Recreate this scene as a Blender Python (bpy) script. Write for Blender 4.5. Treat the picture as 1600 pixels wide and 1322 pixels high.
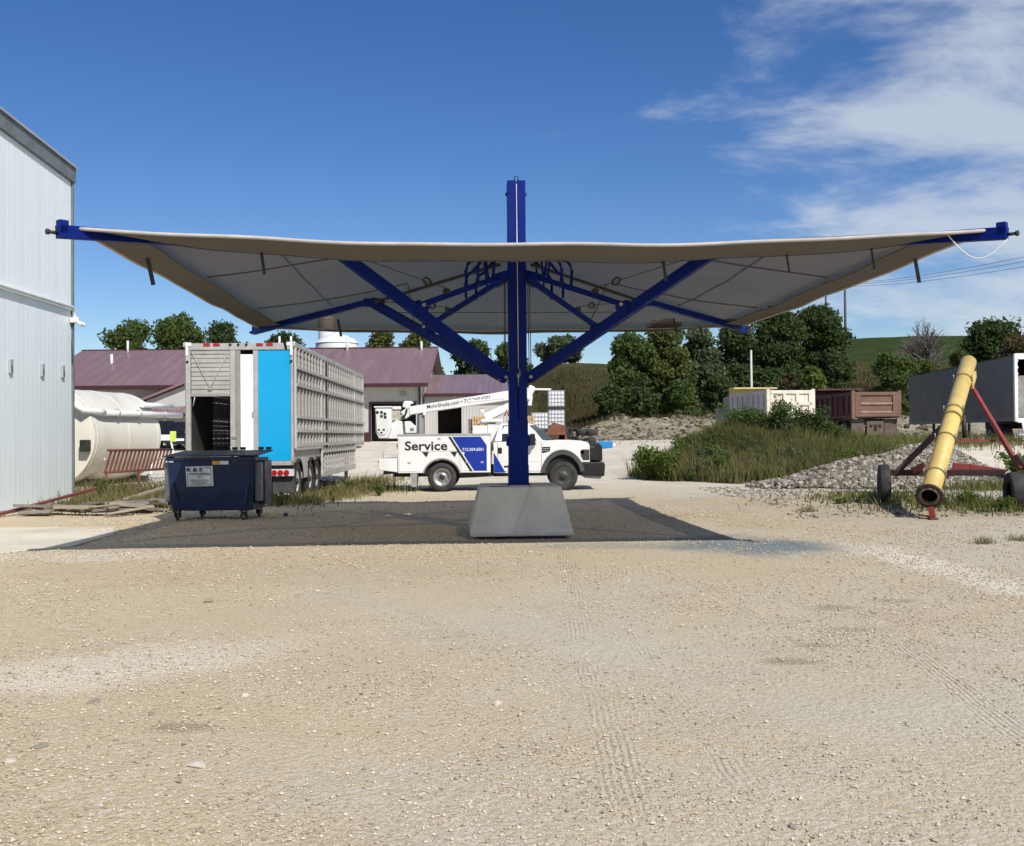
import bpy, math, random
import numpy as np
from mathutils import Vector, Matrix
R = math.radians
for o in list(bpy.data.objects): bpy.data.objects.remove(o)
S = bpy.context.scene
COL = S.collection
random.seed(7)

# ------------------------------------------------------------------ camera, sky, sun
F = 1590.0; CH = 1.65                     # focal length in photo pixels, eye height
cam_d = bpy.data.cameras.new('camera'); cam = bpy.data.objects.new('camera', cam_d); COL.objects.link(cam)
cam_d.sensor_width = 36; cam_d.lens = 36*F/1600; cam_d.clip_start = .1; cam_d.clip_end = 3000
cam.location = (0, 0, CH); cam.rotation_euler = (R(90.685), R(.5), 0)
S.camera = cam
SUN = Vector((2.15, -3.85, 4.0)).normalized()
w = bpy.data.worlds.new('World'); S.world = w; w.use_nodes = True
nt = w.node_tree; N = nt.nodes; L = nt.links; N.clear()
def wn(t, **k):
    n = N.new(t)
    for a, b in k.items(): setattr(n, a, b)
    return n
def wm(op, a, b=None, c=None):
    n = wn('ShaderNodeMath', operation=op)
    for i, v in enumerate((a, b, c)):
        if v is None: continue
        if isinstance(v, (int, float)): n.inputs[i].default_value = v
        else: L.new(v, n.inputs[i])
    return n.outputs[0]
sky = wn('ShaderNodeTexSky', sky_type='NISHITA', sun_disc=False, sun_elevation=math.asin(SUN.z),
         sun_rotation=math.atan2(SUN.x, SUN.y), altitude=300, air_density=1.0, dust_density=.25, ozone_density=3.2)
tc = wn('ShaderNodeTexCoord'); sx = wn('ShaderNodeSeparateXYZ'); L.new(tc.outputs['Generated'], sx.inputs[0])
den = wm('ADD', wm('MAXIMUM', sx.outputs[2], 0.0), .22)
px_ = wm('DIVIDE', sx.outputs[0], den); py_ = wm('DIVIDE', sx.outputs[1], den)
cb = wn('ShaderNodeCombineXYZ'); L.new(px_, cb.inputs[0]); L.new(py_, cb.inputs[1])
mp = wn('ShaderNodeMapping'); mp.inputs['Rotation'].default_value = (0, 0, R(-38)); mp.inputs['Scale'].default_value = (1.0, 1.35, 1)
mp.inputs['Location'].default_value = (3.1, 1.7, 0)
L.new(cb.outputs[0], mp.inputs[0])
n1 = wn('ShaderNodeTexNoise'); n1.inputs['Scale'].default_value = 2.0; n1.inputs['Detail'].default_value = 9; n1.inputs['Roughness'].default_value = .6; n1.inputs['Distortion'].default_value = .25
L.new(mp.outputs[0], n1.inputs[0])
# cloud bank lies towards the east (+x) and thins to clear sky in the west
az = wm('DIVIDE', sx.outputs[0], wm('ADD', wm('ABSOLUTE', sx.outputs[1]), .05))
bank = wn('ShaderNodeMapRange', interpolation_type='SMOOTHSTEP'); L.new(az, bank.inputs[0])
bank.inputs[1].default_value = -.05; bank.inputs[2].default_value = .40; bank.inputs[3].default_value = -.22; bank.inputs[4].default_value = .16
cl = wn('ShaderNodeMapRange', interpolation_type='SMOOTHSTEP'); L.new(wm('ADD', n1.outputs[0], bank.outputs[0]), cl.inputs[0])
cl.inputs[1].default_value = .49; cl.inputs[2].default_value = .74; cl.inputs[4].default_value = .74
mix = wn('ShaderNodeMixRGB'); L.new(cl.outputs[0], mix.inputs[0])
hs = wn('ShaderNodeHueSaturation'); hs.inputs['Saturation'].default_value = 1.27; hs.inputs['Value'].default_value = 1.12; hs.inputs['Hue'].default_value = .512
L.new(sky.outputs[0], hs.inputs['Color']); L.new(hs.outputs[0], mix.inputs[1]); mix.inputs[2].default_value = (6.8, 7.4, 8.2, 1)
bg = wn('ShaderNodeBackground'); bg.inputs[1].default_value = .095
L.new(mix.outputs[0], bg.inputs[0]); out = wn('ShaderNodeOutputWorld'); L.new(bg.outputs[0], out.inputs[0])
sd = bpy.data.lights.new('sun', 'SUN'); sd.energy = 5.0; sd.angle = R(.53); sd.color = (1, .955, .88)
so = bpy.data.objects.new('sun', sd); COL.objects.link(so); so.rotation_euler = (-SUN).to_track_quat('-Z', 'Y').to_euler()
S.view_settings.view_transform = 'Standard'; S.view_settings.look = 'None'; S.view_settings.gamma = 1
S.view_settings.exposure = 0; S.view_settings.use_curve_mapping = False
S.render.engine = 'CYCLES'; S.cycles.use_denoising = True; S.cycles.max_bounces = 5; S.cycles.diffuse_bounces = 3; S.cycles.glossy_bounces = 2; S.cycles.transparent_max_bounces = 10
S.cycles.sample_clamp_indirect = 8

# ------------------------------------------------------------------ materials
def new_mat(name):
    m = bpy.data.materials.new(name); m.use_nodes = True
    return m, m.node_tree.nodes, m.node_tree.links, m.node_tree.nodes['Principled BSDF']
def lnk(L, v, inp):
    if hasattr(v, 'is_output') or isinstance(v, bpy.types.NodeSocket): L.new(v, inp)
    else: inp.default_value = v
def nz(N, L, co, scale, detail=4, rough=.55, dist=0):
    n = N.new('ShaderNodeTexNoise'); n.inputs['Scale'].default_value = scale; n.inputs['Detail'].default_value = detail
    n.inputs['Roughness'].default_value = rough; n.inputs['Distortion'].default_value = dist; L.new(co, n.inputs[0]); return n.outputs[0]
def rng(N, L, v, a, b, c=0., d=1.):
    n = N.new('ShaderNodeMapRange'); n.interpolation_type = 'SMOOTHSTEP'; L.new(v, n.inputs[0])
    for i, x in enumerate((a, b, c, d)): n.inputs[i+1].default_value = x
    return n.outputs[0]
def mx(N, L, f, a, b, bt='MIX'):
    n = N.new('ShaderNodeMixRGB'); n.blend_type = bt
    for i, v in enumerate((f, a, b)):
        if isinstance(v, tuple): n.inputs[i].default_value = v if len(v) == 4 else (*v, 1)
        elif isinstance(v, (int, float)): n.inputs[i].default_value = v
        else: L.new(v, n.inputs[i])
    return n.outputs[0]
def mth(N, L, op, a, b=0.):
    n = N.new('ShaderNodeMath'); n.operation = op
    for i, v in enumerate((a, b)):
        if isinstance(v, (int, float)): n.inputs[i].default_value = v
        else: L.new(v, n.inputs[i])
    return n.outputs[0]
def coord(N, kind='Object'):
    return N.new('ShaderNodeTexCoord').outputs[kind]
MATS = {}
def pm(name, c1, c2=None, scale=3., rough=.5, metal=0., bump=0., bscale=40., dirt=None, dscale=1.2, damt=.5, spec=.5, stretch=None):
    """Principled paint/steel/wood with colour drift, optional stains and fine relief."""
    if name in MATS: return MATS[name]
    m, N, L, P = new_mat(name); co = coord(N)
    if stretch:
        mpn = N.new('ShaderNodeMapping'); mpn.inputs['Scale'].default_value = stretch; L.new(co, mpn.inputs[0]); co = mpn.outputs[0]
    c2 = c2 or tuple(x*.86 for x in c1)
    col = mx(N, L, rng(N, L, nz(N, L, co, scale, 5, .6), .32, .68), c1, c2)
    if dirt: col = mx(N, L, rng(N, L, nz(N, L, co, dscale, 7, .65, .6), .48, .75, 0, damt), col, dirt)
    L.new(col, P.inputs['Base Color'])
    L.new(rng(N, L, nz(N, L, co, scale*2.3, 4), .3, .7, max(rough-.09, .03), min(rough+.1, 1)), P.inputs['Roughness'])
    P.inputs['Metallic'].default_value = metal; P.inputs['Specular IOR Level'].default_value = spec
    if bump:
        b = N.new('ShaderNodeBump'); b.inputs['Strength'].default_value = bump; b.inputs['Distance'].default_value = .02
        L.new(nz(N, L, co, bscale, 5, .6), b.inputs['Height']); L.new(b.outputs[0], P.inputs['Normal'])
    MATS[name] = m; return m
def glass(name, c=(.015, .02, .022)):
    if name in MATS: return MATS[name]
    m, N, L, P = new_mat(name); P.inputs['Base Color'].default_value = (*c, 1); P.inputs['Roughness'].default_value = .04
    P.inputs['Specular IOR Level'].default_value = .8; MATS[name] = m; return m
def leafmat(name, c1, c2, trans=.35):
    m, N, L, P = new_mat(name); N.remove(P)
    g = N.new('ShaderNodeNewGeometry'); co = coord(N)
    col = mx(N, L, g.outputs['Random Per Island'], c1, c2)
    col = mx(N, L, rng(N, L, nz(N, L, co, .6, 3), .35, .7), col, tuple(x*.62 for x in c1))
    d = N.new('ShaderNodeBsdfDiffuse'); t = N.new('ShaderNodeBsdfTranslucent'); ms = N.new('ShaderNodeMixShader'); ms.inputs[0].default_value = trans
    L.new(col, d.inputs[0]); L.new(mx(N, L, 1., col, (1., 1.05, .55), 'MULTIPLY'), t.inputs[0])
    L.new(d.outputs[0], ms.inputs[1]); L.new(t.outputs[0], ms.inputs[2]); L.new(ms.outputs[0], N['Material Output'].inputs[0]); return m

BLUE = pm('blue_powder_coat', (.0013, .0135, .165), (.001, .011, .135), 2., .5, 0, .02, 60, spec=.14)
WHITE_P = pm('white_truck_paint', (.74, .74, .73), (.69, .69, .67), 1.2, .28, dirt=(.55, .50, .42), dscale=1.5, damt=.22)
BLACK_PL = pm('black_plastic', (.010, .010, .011), (.018, .018, .018), 6., .5, spec=.3)
DARKF = pm('chassis_black', (.014, .013, .012), (.03, .027, .023), 5., .6)
RUBBER = pm('tyre_rubber', (.018, .018, .018), (.035, .033, .03), 4., .8, bump=.3, bscale=30, dirt=(.09, .08, .065), dscale=3, damt=.4)
STEEL = pm('wheel_steel', (.42, .42, .41), (.3, .3, .29), 8., .4, .7)
ALU = pm('weathered_aluminium', (.50, .48, .45), (.40, .385, .36), 2.5, .42, .35, .05, 30, dirt=(.30, .27, .22), dscale=.8, damt=.5)
ALU_D = pm('dull_aluminium_panel', (.34, .325, .30), (.25, .24, .22), 2., .5, .25, .05, 30, dirt=(.18, .155, .125), dscale=1.1, damt=.6)
REDL = pm('red_lens', (.42, .012, .02), (.30, .008, .014), 20., .15)
GLASS = glass('dark_window_glass')
BLACK = pm('black_void', (.006, .006, .006), (.012, .011, .01), 3., .8)
CONC = pm('cast_concrete', (.53, .52, .485), (.44, .435, .405), 2.2, .85, bump=.25, bscale=35, dirt=(.34, .335, .31), dscale=1.6, damt=.5)
INK = pm('black_lettering', (.012, .012, .013), (.016, .016, .016), 5, .5)
WINK = pm('white_lettering', (.8, .8, .8), (.76, .76, .76), 5, .5)
CABLE = pm('dark_cable', (.03, .03, .032), (.05, .05, .05), 9, .5)

# ------------------------------------------------------------------ mesh helpers
class MB:
    def __init__(s, off=(0, 0, 0)): s.v = []; s.f = []; s.sm = []; s.o = Vector(off)
    def add(s, vs, fs, smooth=False):
        b = len(s.v); s.v += [tuple(Vector(p)-s.o) for p in vs]
        s.f += [tuple(i+b for i in f) for f in fs]; s.sm += [smooth]*len(fs); return s
    def box(s, c, d, rot=None):
        h = [x/2 for x in d]; M = rot.to_3x3() if rot else Matrix.Identity(3)
        vs = [Vector(c)+M@Vector((i*h[0], j*h[1], k*h[2])) for k in (-1, 1) for j in (-1, 1) for i in (-1, 1)]
        return s.add(vs, [(0, 2, 3, 1), (4, 5, 7, 6), (0, 1, 5, 4), (2, 6, 7, 3), (0, 4, 6, 2), (1, 3, 7, 5)])
    def span(s, a, b):
        a, b = Vector(a), Vector(b); return s.box((a+b)/2, [abs(x) for x in (b-a)])
    def bar(s, a, b, w, h, up=(0, 0, 1), w2=None, h2=None):
        a, b = Vector(a), Vector(b); d = (b-a).normalized(); u = Vector(up)
        if abs(d.dot(u)) > .99: u = Vector((0, 1, 0))
        r = d.cross(u).normalized(); u = r.cross(d).normalized()
        vs = []
        for p, ww, hh in ((a, w, h), (b, w2 or w, h2 or h)):
            vs += [p+r*(ww/2)*i+u*(hh/2)*j for i, j in ((-1, -1), (1, -1), (1, 1), (-1, 1))]
        return s.add(vs, [(0, 1, 2, 3), (7, 6, 5, 4), (0, 4, 5, 1), (1, 5, 6, 2), (2, 6, 7, 3), (3, 7, 4, 0)])
    def tube(s, pts, r, n=8, caps=True):
        pts = [Vector(p) for p in pts]; rs = r if isinstance(r, (list, tuple)) else [r]*len(pts); vs = []; fs = []
        up = Vector((0, 0, 1))
        for i, p in enumerate(pts):
            d = (pts[min(i+1, len(pts)-1)]-pts[max(i-1, 0)]).normalized()
            u = up if abs(d.dot(up)) < .95 else Vector((0, 1, 0))
            a = d.cross(u).normalized(); b = a.cross(d)
            vs += [p+(a*math.cos(2*math.pi*k/n)+b*math.sin(2*math.pi*k/n))*rs[i] for k in range(n)]
        for i in range(len(pts)-1):
            for k in range(n): fs.append((i*n+k, i*n+(k+1) % n, (i+1)*n+(k+1) % n, (i+1)*n+k))
        s.add(vs, fs, True)
        if caps:
            b = len(s.v)-len(vs); s.f += [tuple(b+k for k in range(n))[::-1], tuple(b+(len(pts)-1)*n+k for k in range(n))]; s.sm += [False, False]
        return s
    def cyl(s, a, b, r, r2=None, n=20): return s.tube([a, b], [r, r if r2 is None else r2], n)
    def lathe(s, c, axis, prof, n=28, smooth=True):
        """prof: list of (distance along axis, radius)"""
        c = Vector(c); ax = Vector(axis).normalized(); u = Vector((0, 0, 1)) if abs(ax.z) < .9 else Vector((1, 0, 0))
        a = ax.cross(u).normalized(); b = a.cross(ax); vs = []; fs = []
        for t, r in prof: vs += [c+ax*t+(a*math.cos(2*math.pi*k/n)+b*math.sin(2*math.pi*k/n))*r for k in range(n)]
        for i in range(len(prof)-1):
            for k in range(n): fs.append((i*n+k, i*n+(k+1) % n, (i+1)*n+(k+1) % n, (i+1)*n+k))
        return s.add(vs, fs, smooth)
    def prism(s, poly, d, plane='xz', at=0.):
        """extrude a 2-D outline; plane xz -> along y from at to at+d"""
        n = len(poly)
        def P(p, t): return {'xz': (p[0], t, p[1]), 'yz': (t, p[0], p[1]), 'xy': (p[0], p[1], t)}[plane]
        vs = [P(p, at) for p in poly]+[P(p, at+d) for p in poly]
        return s.add(vs, [tuple(range(n)), tuple(range(2*n-1, n-1, -1))]+[(i, i+n, (i+1) % n+n, (i+1) % n) for i in range(n)])
    def loft(s, rings, caps=True):
        n = len(rings[0]); vs = [p for r in rings for p in r]; fs = []
        for i in range(len(rings)-1):
            for k in range(n): fs.append((i*n+k, i*n+(k+1) % n, (i+1)*n+(k+1) % n, (i+1)*n+k))
        if caps: fs += [tuple(range(n))[::-1], tuple((len(rings)-1)*n+k for k in range(n))]
        return s.add(vs, fs)
    def mesh(s, name, mat):
        me = bpy.data.meshes.new(name); me.from_pydata(s.v, [], s.f); me.polygons.foreach_set('use_smooth', s.sm)
        me.materials.append(mat)
        import bmesh
        bm = bmesh.new(); bm.from_mesh(me); bmesh.ops.recalc_face_normals(bm, faces=bm.faces); bm.to_mesh(me); bm.free(); me.update(); return me
    def build(s, name, mat, parent=None, bevel=0., seg=2):
        o = bpy.data.objects.new(name, s.mesh(name, mat)); COL.objects.link(o); o.parent = parent
        if bevel:
            b = o.modifiers.new('bevel', 'BEVEL'); b.width = bevel; b.segments = seg; b.limit_method = 'ANGLE'; b.angle_limit = R(35); b.harden_normals = False
        return o
def tag(o, label, cat, group=None, kind=None):
    o['label'] = label
    if cat: o['category'] = cat
    if group: o['group'] = group
    if kind: o['kind'] = kind
    return o
def thing(name, label, cat, loc=(0, 0, 0), rz=0., group=None):
    o = bpy.data.objects.new(name, None); COL.objects.link(o); o.location = loc; o.rotation_euler = (0, 0, rz); o.empty_display_size = .3
    return tag(o, label, cat, group)
def share(src, parent, loc=(0, 0, 0), rot=(0, 0, 0), scale=None):
    c = src.copy(); COL.objects.link(c); c.parent = parent; c.location = loc; c.rotation_euler = rot
    if scale: c.scale = scale
    return c
def copy_tree(o, parent=None):
    c = o.copy(); COL.objects.link(c); c.parent = parent
    for ch in o.children: copy_tree(ch, c)
    return c
def arrmesh(name, V, Fa, mat, smooth=False):
    """fast mesh: V (n,3), Fa (m,k)"""
    V = np.asarray(V, np.float32); Fa = np.asarray(Fa, np.int32); m, k = Fa.shape
    me = bpy.data.meshes.new(name); me.vertices.add(len(V)); me.vertices.foreach_set('co', V.ravel())
    me.loops.add(m*k); me.loops.foreach_set('vertex_index', Fa.ravel()); me.polygons.add(m)
    me.polygons.foreach_set('loop_start', np.arange(0, m*k, k, dtype=np.int32)); me.polygons.foreach_set('loop_total', np.full(m, k, np.int32))
    me.polygons.foreach_set('use_smooth', np.full(m, smooth)); me.materials.append(mat); me.update(calc_edges=True); me.validate(); return me
def arrobj(name, V, Fa, mat, parent=None, smooth=False):
    o = bpy.data.objects.new(name, arrmesh(name, V, Fa, mat, smooth)); COL.objects.link(o); o.parent = parent; return o
def text(s, w, h, mat, parent, M, name='lettering', bold=0., depth=.004):
    """flat lettering fitted to w x h metres, lower left at M's origin, M's x = reading direction, y = up"""
    cu = bpy.data.curves.new('t', 'FONT'); cu.body = s; cu.size = 1; cu.offset = bold; cu.resolution_u = 3
    t = bpy.data.objects.new('t', cu); COL.objects.link(t); bpy.context.view_layer.update()
    me = bpy.data.meshes.new_from_object(t.evaluated_get(bpy.context.evaluated_depsgraph_get())); bpy.data.objects.remove(t)
    V = np.array([v.co for v in me.vertices]); a, b = V.min(0), V.max(0)
    cap = b[1]-max(a[1], 0) if a[1] > -.3 else b[1]
    for v in me.vertices: v.co = ((v.co.x-a[0])/(b[0]-a[0])*w, v.co.y/b[1]*h, 0)
    me.transform(M); me.materials.clear(); me.materials.append(mat)
    o = bpy.data.objects.new(name, me); COL.objects.link(o); o.parent = parent; return o
def frame(org, xdir, ydir):
    x = Vector(xdir).normalized(); y = Vector(ydir).normalized(); z = x.cross(y)
    M = Matrix((x, y, z)).transposed().to_4x4(); M.translation = Vector(org); return M
def ss(a, b, x):
    t = np.clip((np.asarray(x, float)-a)/(b-a), 0, 1); return t*t*(3-2*t)
def wob(x, y, s=1., seed=0.):
    return (np.sin(x*1.3*s+seed)*np.cos(y*1.1*s-seed*1.7)+.5*np.sin(x*2.9*s+y*1.7*s+seed*2.3)+.3*np.sin(y*4.7*s-x*2.1*s+seed))/1.8
def gz(x, y):
    x = np.asarray(x, float); y = np.asarray(y, float)
    k = ss(0, 12, x)
    z = 1.2*(ss(42, 74, y)*(1-k)+ss(33.5, 46, y)*k)
    z = z+1.25*np.exp(-((x-9.7)/3.1)**2-((y-38.8)/2.7)**2)*(1+.15*wob(x, y, 1.1, 2))
    z = z+.16*np.exp(-((x-9)/3)**2-((y-24)/3)**2)
    e = ss(2, 9, x)
    z = z+1.7*ss(72, 82, y)*e*(1+.22*wob(x, y, .9, 4)*ss(72, 75, y)*(1-ss(84, 92, y)))
    z = z+10.3*ss(84, 172, y)*ss(-30, 6, x)
    z = z+24*ss(190, 430, y)*ss(15, 150, x)+3*ss(200, 420, y)
    z = z+ss(46, 120, y)*.35*wob(x, y, .12, 1)+.022*wob(x, y, 1.5, 3)*ss(3, 9, np.abs(x-0)+np.abs(y-16.9))
    return z
def g(x, y): return float(gz(x, y))
def at(px, py, d):
    """photo pixel at depth d -> world point, level camera with the photograph's small roll"""
    c, s_ = math.cos(R(.5)), math.sin(R(.5)); u = px-800; v = 661-py
    uu = u*c+v*s_; vv = -u*s_+v*c
    return Vector((uu*d/F, d, CH+(vv+19)*d/F))

# ------------------------------------------------------------------ the ground and hillside
def ground_mat():
    m, N, L, P = new_mat('dusty_limestone_gravel'); co = coord(N); sp = N.new('ShaderNodeSeparateXYZ'); L.new(co, sp.inputs[0])
    X, Y = sp.outputs[0], sp.outputs[1]
    big = nz(N, L, co, .16, 5, .6, .4); mid = nz(N, L, co, .8, 6, .65); fine = nz(N, L, co, 9, 6, .7)
    sand = (.48, .39, .25); grey = (.46, .42, .335); pale = (.68, .63, .53)
    col = mx(N, L, rng(N, L, mth(N, L, 'ADD', big, mth(N, L, 'MULTIPLY', X, .018)), .40, .66), sand, grey)
    col = mx(N, L, rng(N, L, mid, .5, .78, 0, .55), col, (.40, .30, .185))
    col = mx(N, L, rng(N, L, Y, 25, 40), col, mx(N, L, rng(N, L, mid, .35, .7), pale, (.56, .49, .37)))
    # pale crushed-stone patch near left, thin stone windrow on the right
    def spot(cx, cy, rx, ry, rot=0.):
        mp = N.new('ShaderNodeMapping'); mp.vector_type = 'TEXTURE'; mp.inputs['Location'].default_value = (cx, cy, 0); mp.inputs['Scale'].default_value = (rx, ry, 1e6); mp.inputs['Rotation'].default_value = (0, 0, rot)
        L.new(co, mp.inputs[0]); vl = N.new('ShaderNodeVectorMath'); vl.operation = 'LENGTH'; L.new(mp.outputs[0], vl.inputs[0])
        return mth(N, L, 'ADD', vl.outputs['Value'], mth(N, L, 'MULTIPLY', mth(N, L, 'SUBTRACT', mid, .5), 1.6))
    col = mx(N, L, rng(N, L, spot(-3.1, 7.3, 1.7, .7, R(35)), 1.2, .35, 0, .6), col, (.66, .62, .54))
    col = mx(N, L, rng(N, L, spot(5.15, 12.6, .55, 3.6, R(4)), 1.1, .4, 0, .85), col, (.68, .645, .56))
    col = mx(N, L, rng(N, L, spot(-6.0, 14.3, 1.8, .7), 1.1, .4, 0, .75), col, (.55, .51, .43))
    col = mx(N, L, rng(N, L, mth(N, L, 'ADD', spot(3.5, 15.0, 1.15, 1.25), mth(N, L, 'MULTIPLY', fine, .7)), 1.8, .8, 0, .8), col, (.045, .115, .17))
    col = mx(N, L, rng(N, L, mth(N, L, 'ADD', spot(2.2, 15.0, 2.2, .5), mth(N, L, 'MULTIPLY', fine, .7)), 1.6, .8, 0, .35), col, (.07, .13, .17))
    for cx, cy, r in ((2.35, 7.9, .2), (3.0, 9.6, .28), (3.75, 10.0, .3), (2.0, 7.35, .25), (2.9, 8.6, .3), (-1.9, 5.8, .2), (3.1, 20.4, .8)):
        col = mx(N, L, rng(N, L, spot(cx, cy, r, r*.55, 0), 1.2, .3, 0, .55), col, (.17, .125, .07))
    # weed litter under the green places
    for cx, cy, rx, ry in ((9.7, 38.5, 6, 4.6), (-9.8, 27, 3.2, 3.6), (-5.2, 31, 2, 4), (9.5, 21.5, 3, 2.4)):
        col = mx(N, L, rng(N, L, spot(cx, cy, rx, ry), 1.15, .5, 0, .75), col, (.13, .125, .06))
    col = mx(N, L, mth(N, L, 'MULTIPLY', rng(N, L, Y, 70, 74), rng(N, L, X, 2, 6)), col, mx(N, L, rng(N, L, mid, .42, .6), (.17, .145, .09), (.27, .24, .175)))
    for cx, cy, rx, ry, am in ((6.3, 21.5, 4.2, 5.5, .6), (1.5, 24.5, 5, 2.2, .4), (-2.5, 12.6, 3.6, 1.6, .45)):
        col = mx(N, L, rng(N, L, spot(cx, cy, rx, ry), 1.2, .4, 0, am), col, (.40, .31, .185))
    # grit: cells of different stone tones
    vo = N.new('ShaderNodeTexVoronoi'); vo.inputs['Scale'].default_value = 26; L.new(co, vo.inputs[0])
    vo2 = N.new('ShaderNodeTexVoronoi'); vo2.inputs['Scale'].default_value = 75; L.new(co, vo2.inputs[0])
    bw = N.new('ShaderNodeSeparateColor'); L.new(vo.outputs['Color'], bw.inputs[0])
    bw2 = N.new('ShaderNodeSeparateColor'); L.new(vo2.outputs['Color'], bw2.inputs[0])
    grit = rng(N, L, mid, .38, .62)
    col = mx(N, L, mth(N, L, 'MULTIPLY', rng(N, L, bw.outputs[0], .72, .95), mth(N, L, 'MULTIPLY', grit, .55)), col, (.58, .54, .46))
    col = mx(N, L, rng(N, L, bw2.outputs[0], .55, 1, 0, .32), col, (.27, .23, .175))
    col = mx(N, L, rng(N, L, bw2.outputs[1], .6, 1, 0, .32), col, (.70, .64, .53))
    L.new(col, P.inputs['Base Color']); P.inputs['Roughness'].default_value = .95; P.inputs['Specular IOR Level'].default_value = .15
    # relief: stones, clods and tyre tread prints
    h = mth(N, L, 'ADD', mth(N, L, 'MULTIPLY', mth(N, L, 'SUBTRACT', .6, vo.outputs['Distance']), .5), mth(N, L, 'MULTIPLY', fine, .28))
    h = mth(N, L, 'ADD', h, mth(N, L, 'MULTIPLY', nz(N, L, co, 70, 3, .7), .25))
    h = mth(N, L, 'ADD', h, mth(N, L, 'MULTIPLY', mth(N, L, 'SUBTRACT', .5, vo2.outputs['Distance']), mth(N, L, 'MULTIPLY', bw2.outputs[2], .5)))
    for x0, wd, ang in ((.42, .13, .02), (1.35, .12, -.05), (2.2, .13, .10), (3.2, .14, .2)):
        xx = mth(N, L, 'ADD', X, mth(N, L, 'ADD', mth(N, L, 'MULTIPLY', Y, -ang), mth(N, L, 'MULTIPLY', mth(N, L, 'SUBTRACT', big, .5), .35)))
        dd = mth(N, L, 'ABSOLUTE', mth(N, L, 'SUBTRACT', xx, x0))
        band = mth(N, L, 'MULTIPLY', rng(N, L, dd, wd, wd*.7), rng(N, L, nz(N, L, co, .55, 3, .5), .42, .56))
        h = mth(N, L, 'ADD', h, mth(N, L, 'MULTIPLY', band, mth(N, L, 'MULTIPLY', mth(N, L, 'SINE', mth(N, L, 'MULTIPLY', xx, 170)), .2)))
    b = N.new('ShaderNodeBump'); b.inputs['Strength'].default_value = .75; b.inputs['Distance'].default_value = .018
    L.new(h, b.inputs['Height']); L.new(b.outputs[0], P.inputs['Normal']); return m
def hill_mat():
    m, N, L, P = new_mat('dry_hillside_grass'); co = coord(N); sp = N.new('ShaderNodeSeparateXYZ'); L.new(co, sp.inputs[0])
    mp = N.new('ShaderNodeMapping'); mp.inputs['Scale'].default_value = (1, 1, 3.5); L.new(co, mp.inputs[0])
    a = nz(N, L, mp.outputs[0], .09, 8, .72, 1); b_ = nz(N, L, mp.outputs[0], .7, 5, .7)
    col = mx(N, L, rng(N, L, a, .35, .65), (.105, .09, .045), (.062, .066, .028))
    col = mx(N, L, rng(N, L, b_, .5, .8, 0, .6), col, (.15, .125, .07))
    col = mx(N, L, rng(N, L, sp.outputs[1], 215, 250), col, mx(N, L, rng(N, L, a, .4, .6), (.04, .062, .022), (.052, .075, .028)))
    L.new(col, P.inputs['Base Color']); P.inputs['Roughness'].default_value = 1; P.inputs['Specular IOR Level'].default_value = 0
    b = N.new('ShaderNodeBump'); b.inputs['Strength'].default_value = 1; b.inputs['Distance'].default_value = .6
    L.new(nz(N, L, mp.outputs[0], 1.2, 6, .75), b.inputs['Height']); L.new(b.outputs[0], P.inputs['Normal']); return m
def grid(name, xs, ys, mat):
    X, Y = np.meshgrid(xs, ys); Z = gz(X, Y); V = np.stack([X, Y, Z], -1).reshape(-1, 3); nx = len(xs)
    i = np.arange(len(ys)-1)[:, None]*nx+np.arange(nx-1)[None]; Fa = np.stack([i, i+1, i+nx+1, i+nx], -1).reshape(-1, 4)
    return arrobj(name, V, Fa, mat, None, True)
xs = np.unique(np.concatenate([np.linspace(-420, -40, 24), np.linspace(-40, -14, 30), np.linspace(-14, 18, 129), np.linspace(18, 60, 60), np.linspace(60, 500, 45)]))
gr = grid('ground', xs, np.unique(np.concatenate([np.linspace(-60, 2, 14), np.linspace(2, 30, 113), np.linspace(30, 90, 150)]))[:-1], ground_mat())
ymax = float(max(v.co.y for v in gr.data.vertices))
tag(gr, 'pale tan crushed-limestone yard with tyre tracks and stains', None, kind='structure')
hl = grid('hillside', xs, np.concatenate([np.linspace(ymax, 130, 60), np.linspace(133, 260, 50), np.linspace(268, 900, 45)]), hill_mat())
tag(hl, 'dry grassy hillside rising behind the yard to a green field', None, kind='structure')
pad = MB()
pad.prism([(-11.0, 14.9), (-7.4, 14.75), (-6.75, 15.6), (-6.85, 17.5), (-7.4, 18.9), (-11.1, 19.0)], .022, 'xy', -.005)
tag(pad.build('concrete_pad', pm('old_pale_concrete', (.62, .58, .48), (.54, .49, .40), .9, .9, bump=.3, bscale=30, dirt=(.40, .33, .23), dscale=.7, damt=.7), bevel=.02), 'worn pale concrete slab in front of the white building', None, kind='structure')

# ------------------------------------------------------------------ stones
ICO = None
def ico():
    p = (1+5**.5)/2
    v = np.array([(-1, p, 0), (1, p, 0), (-1, -p, 0), (1, -p, 0), (0, -1, p), (0, 1, p), (0, -1, -p), (0, 1, -p), (p, 0, -1), (p, 0, 1), (-p, 0, -1), (-p, 0, 1)], float)/math.sqrt(1+p*p)
    f = np.array([(0, 11, 5), (0, 5, 1), (0, 1, 7), (0, 7, 10), (0, 10, 11), (1, 5, 9), (5, 11, 4), (11, 10, 2), (10, 7, 6), (7, 1, 8), (3, 9, 4), (3, 4, 2), (3, 2, 6), (3, 6, 8), (3, 8, 9), (4, 9, 5), (2, 4, 11), (6, 2, 10), (8, 6, 7), (9, 8, 1)])
    return v, f
IV, IF = ico()
OV = np.array([(1, 0, 0), (-1, 0, 0), (0, 1, 0), (0, -1, 0), (0, 0, 1), (0, 0, -1)], float); OF = np.array([(0, 2, 4), (2, 1, 4), (1, 3, 4), (3, 0, 4), (2, 0, 5), (1, 2, 5), (3, 1, 5), (0, 3, 5)])
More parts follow.
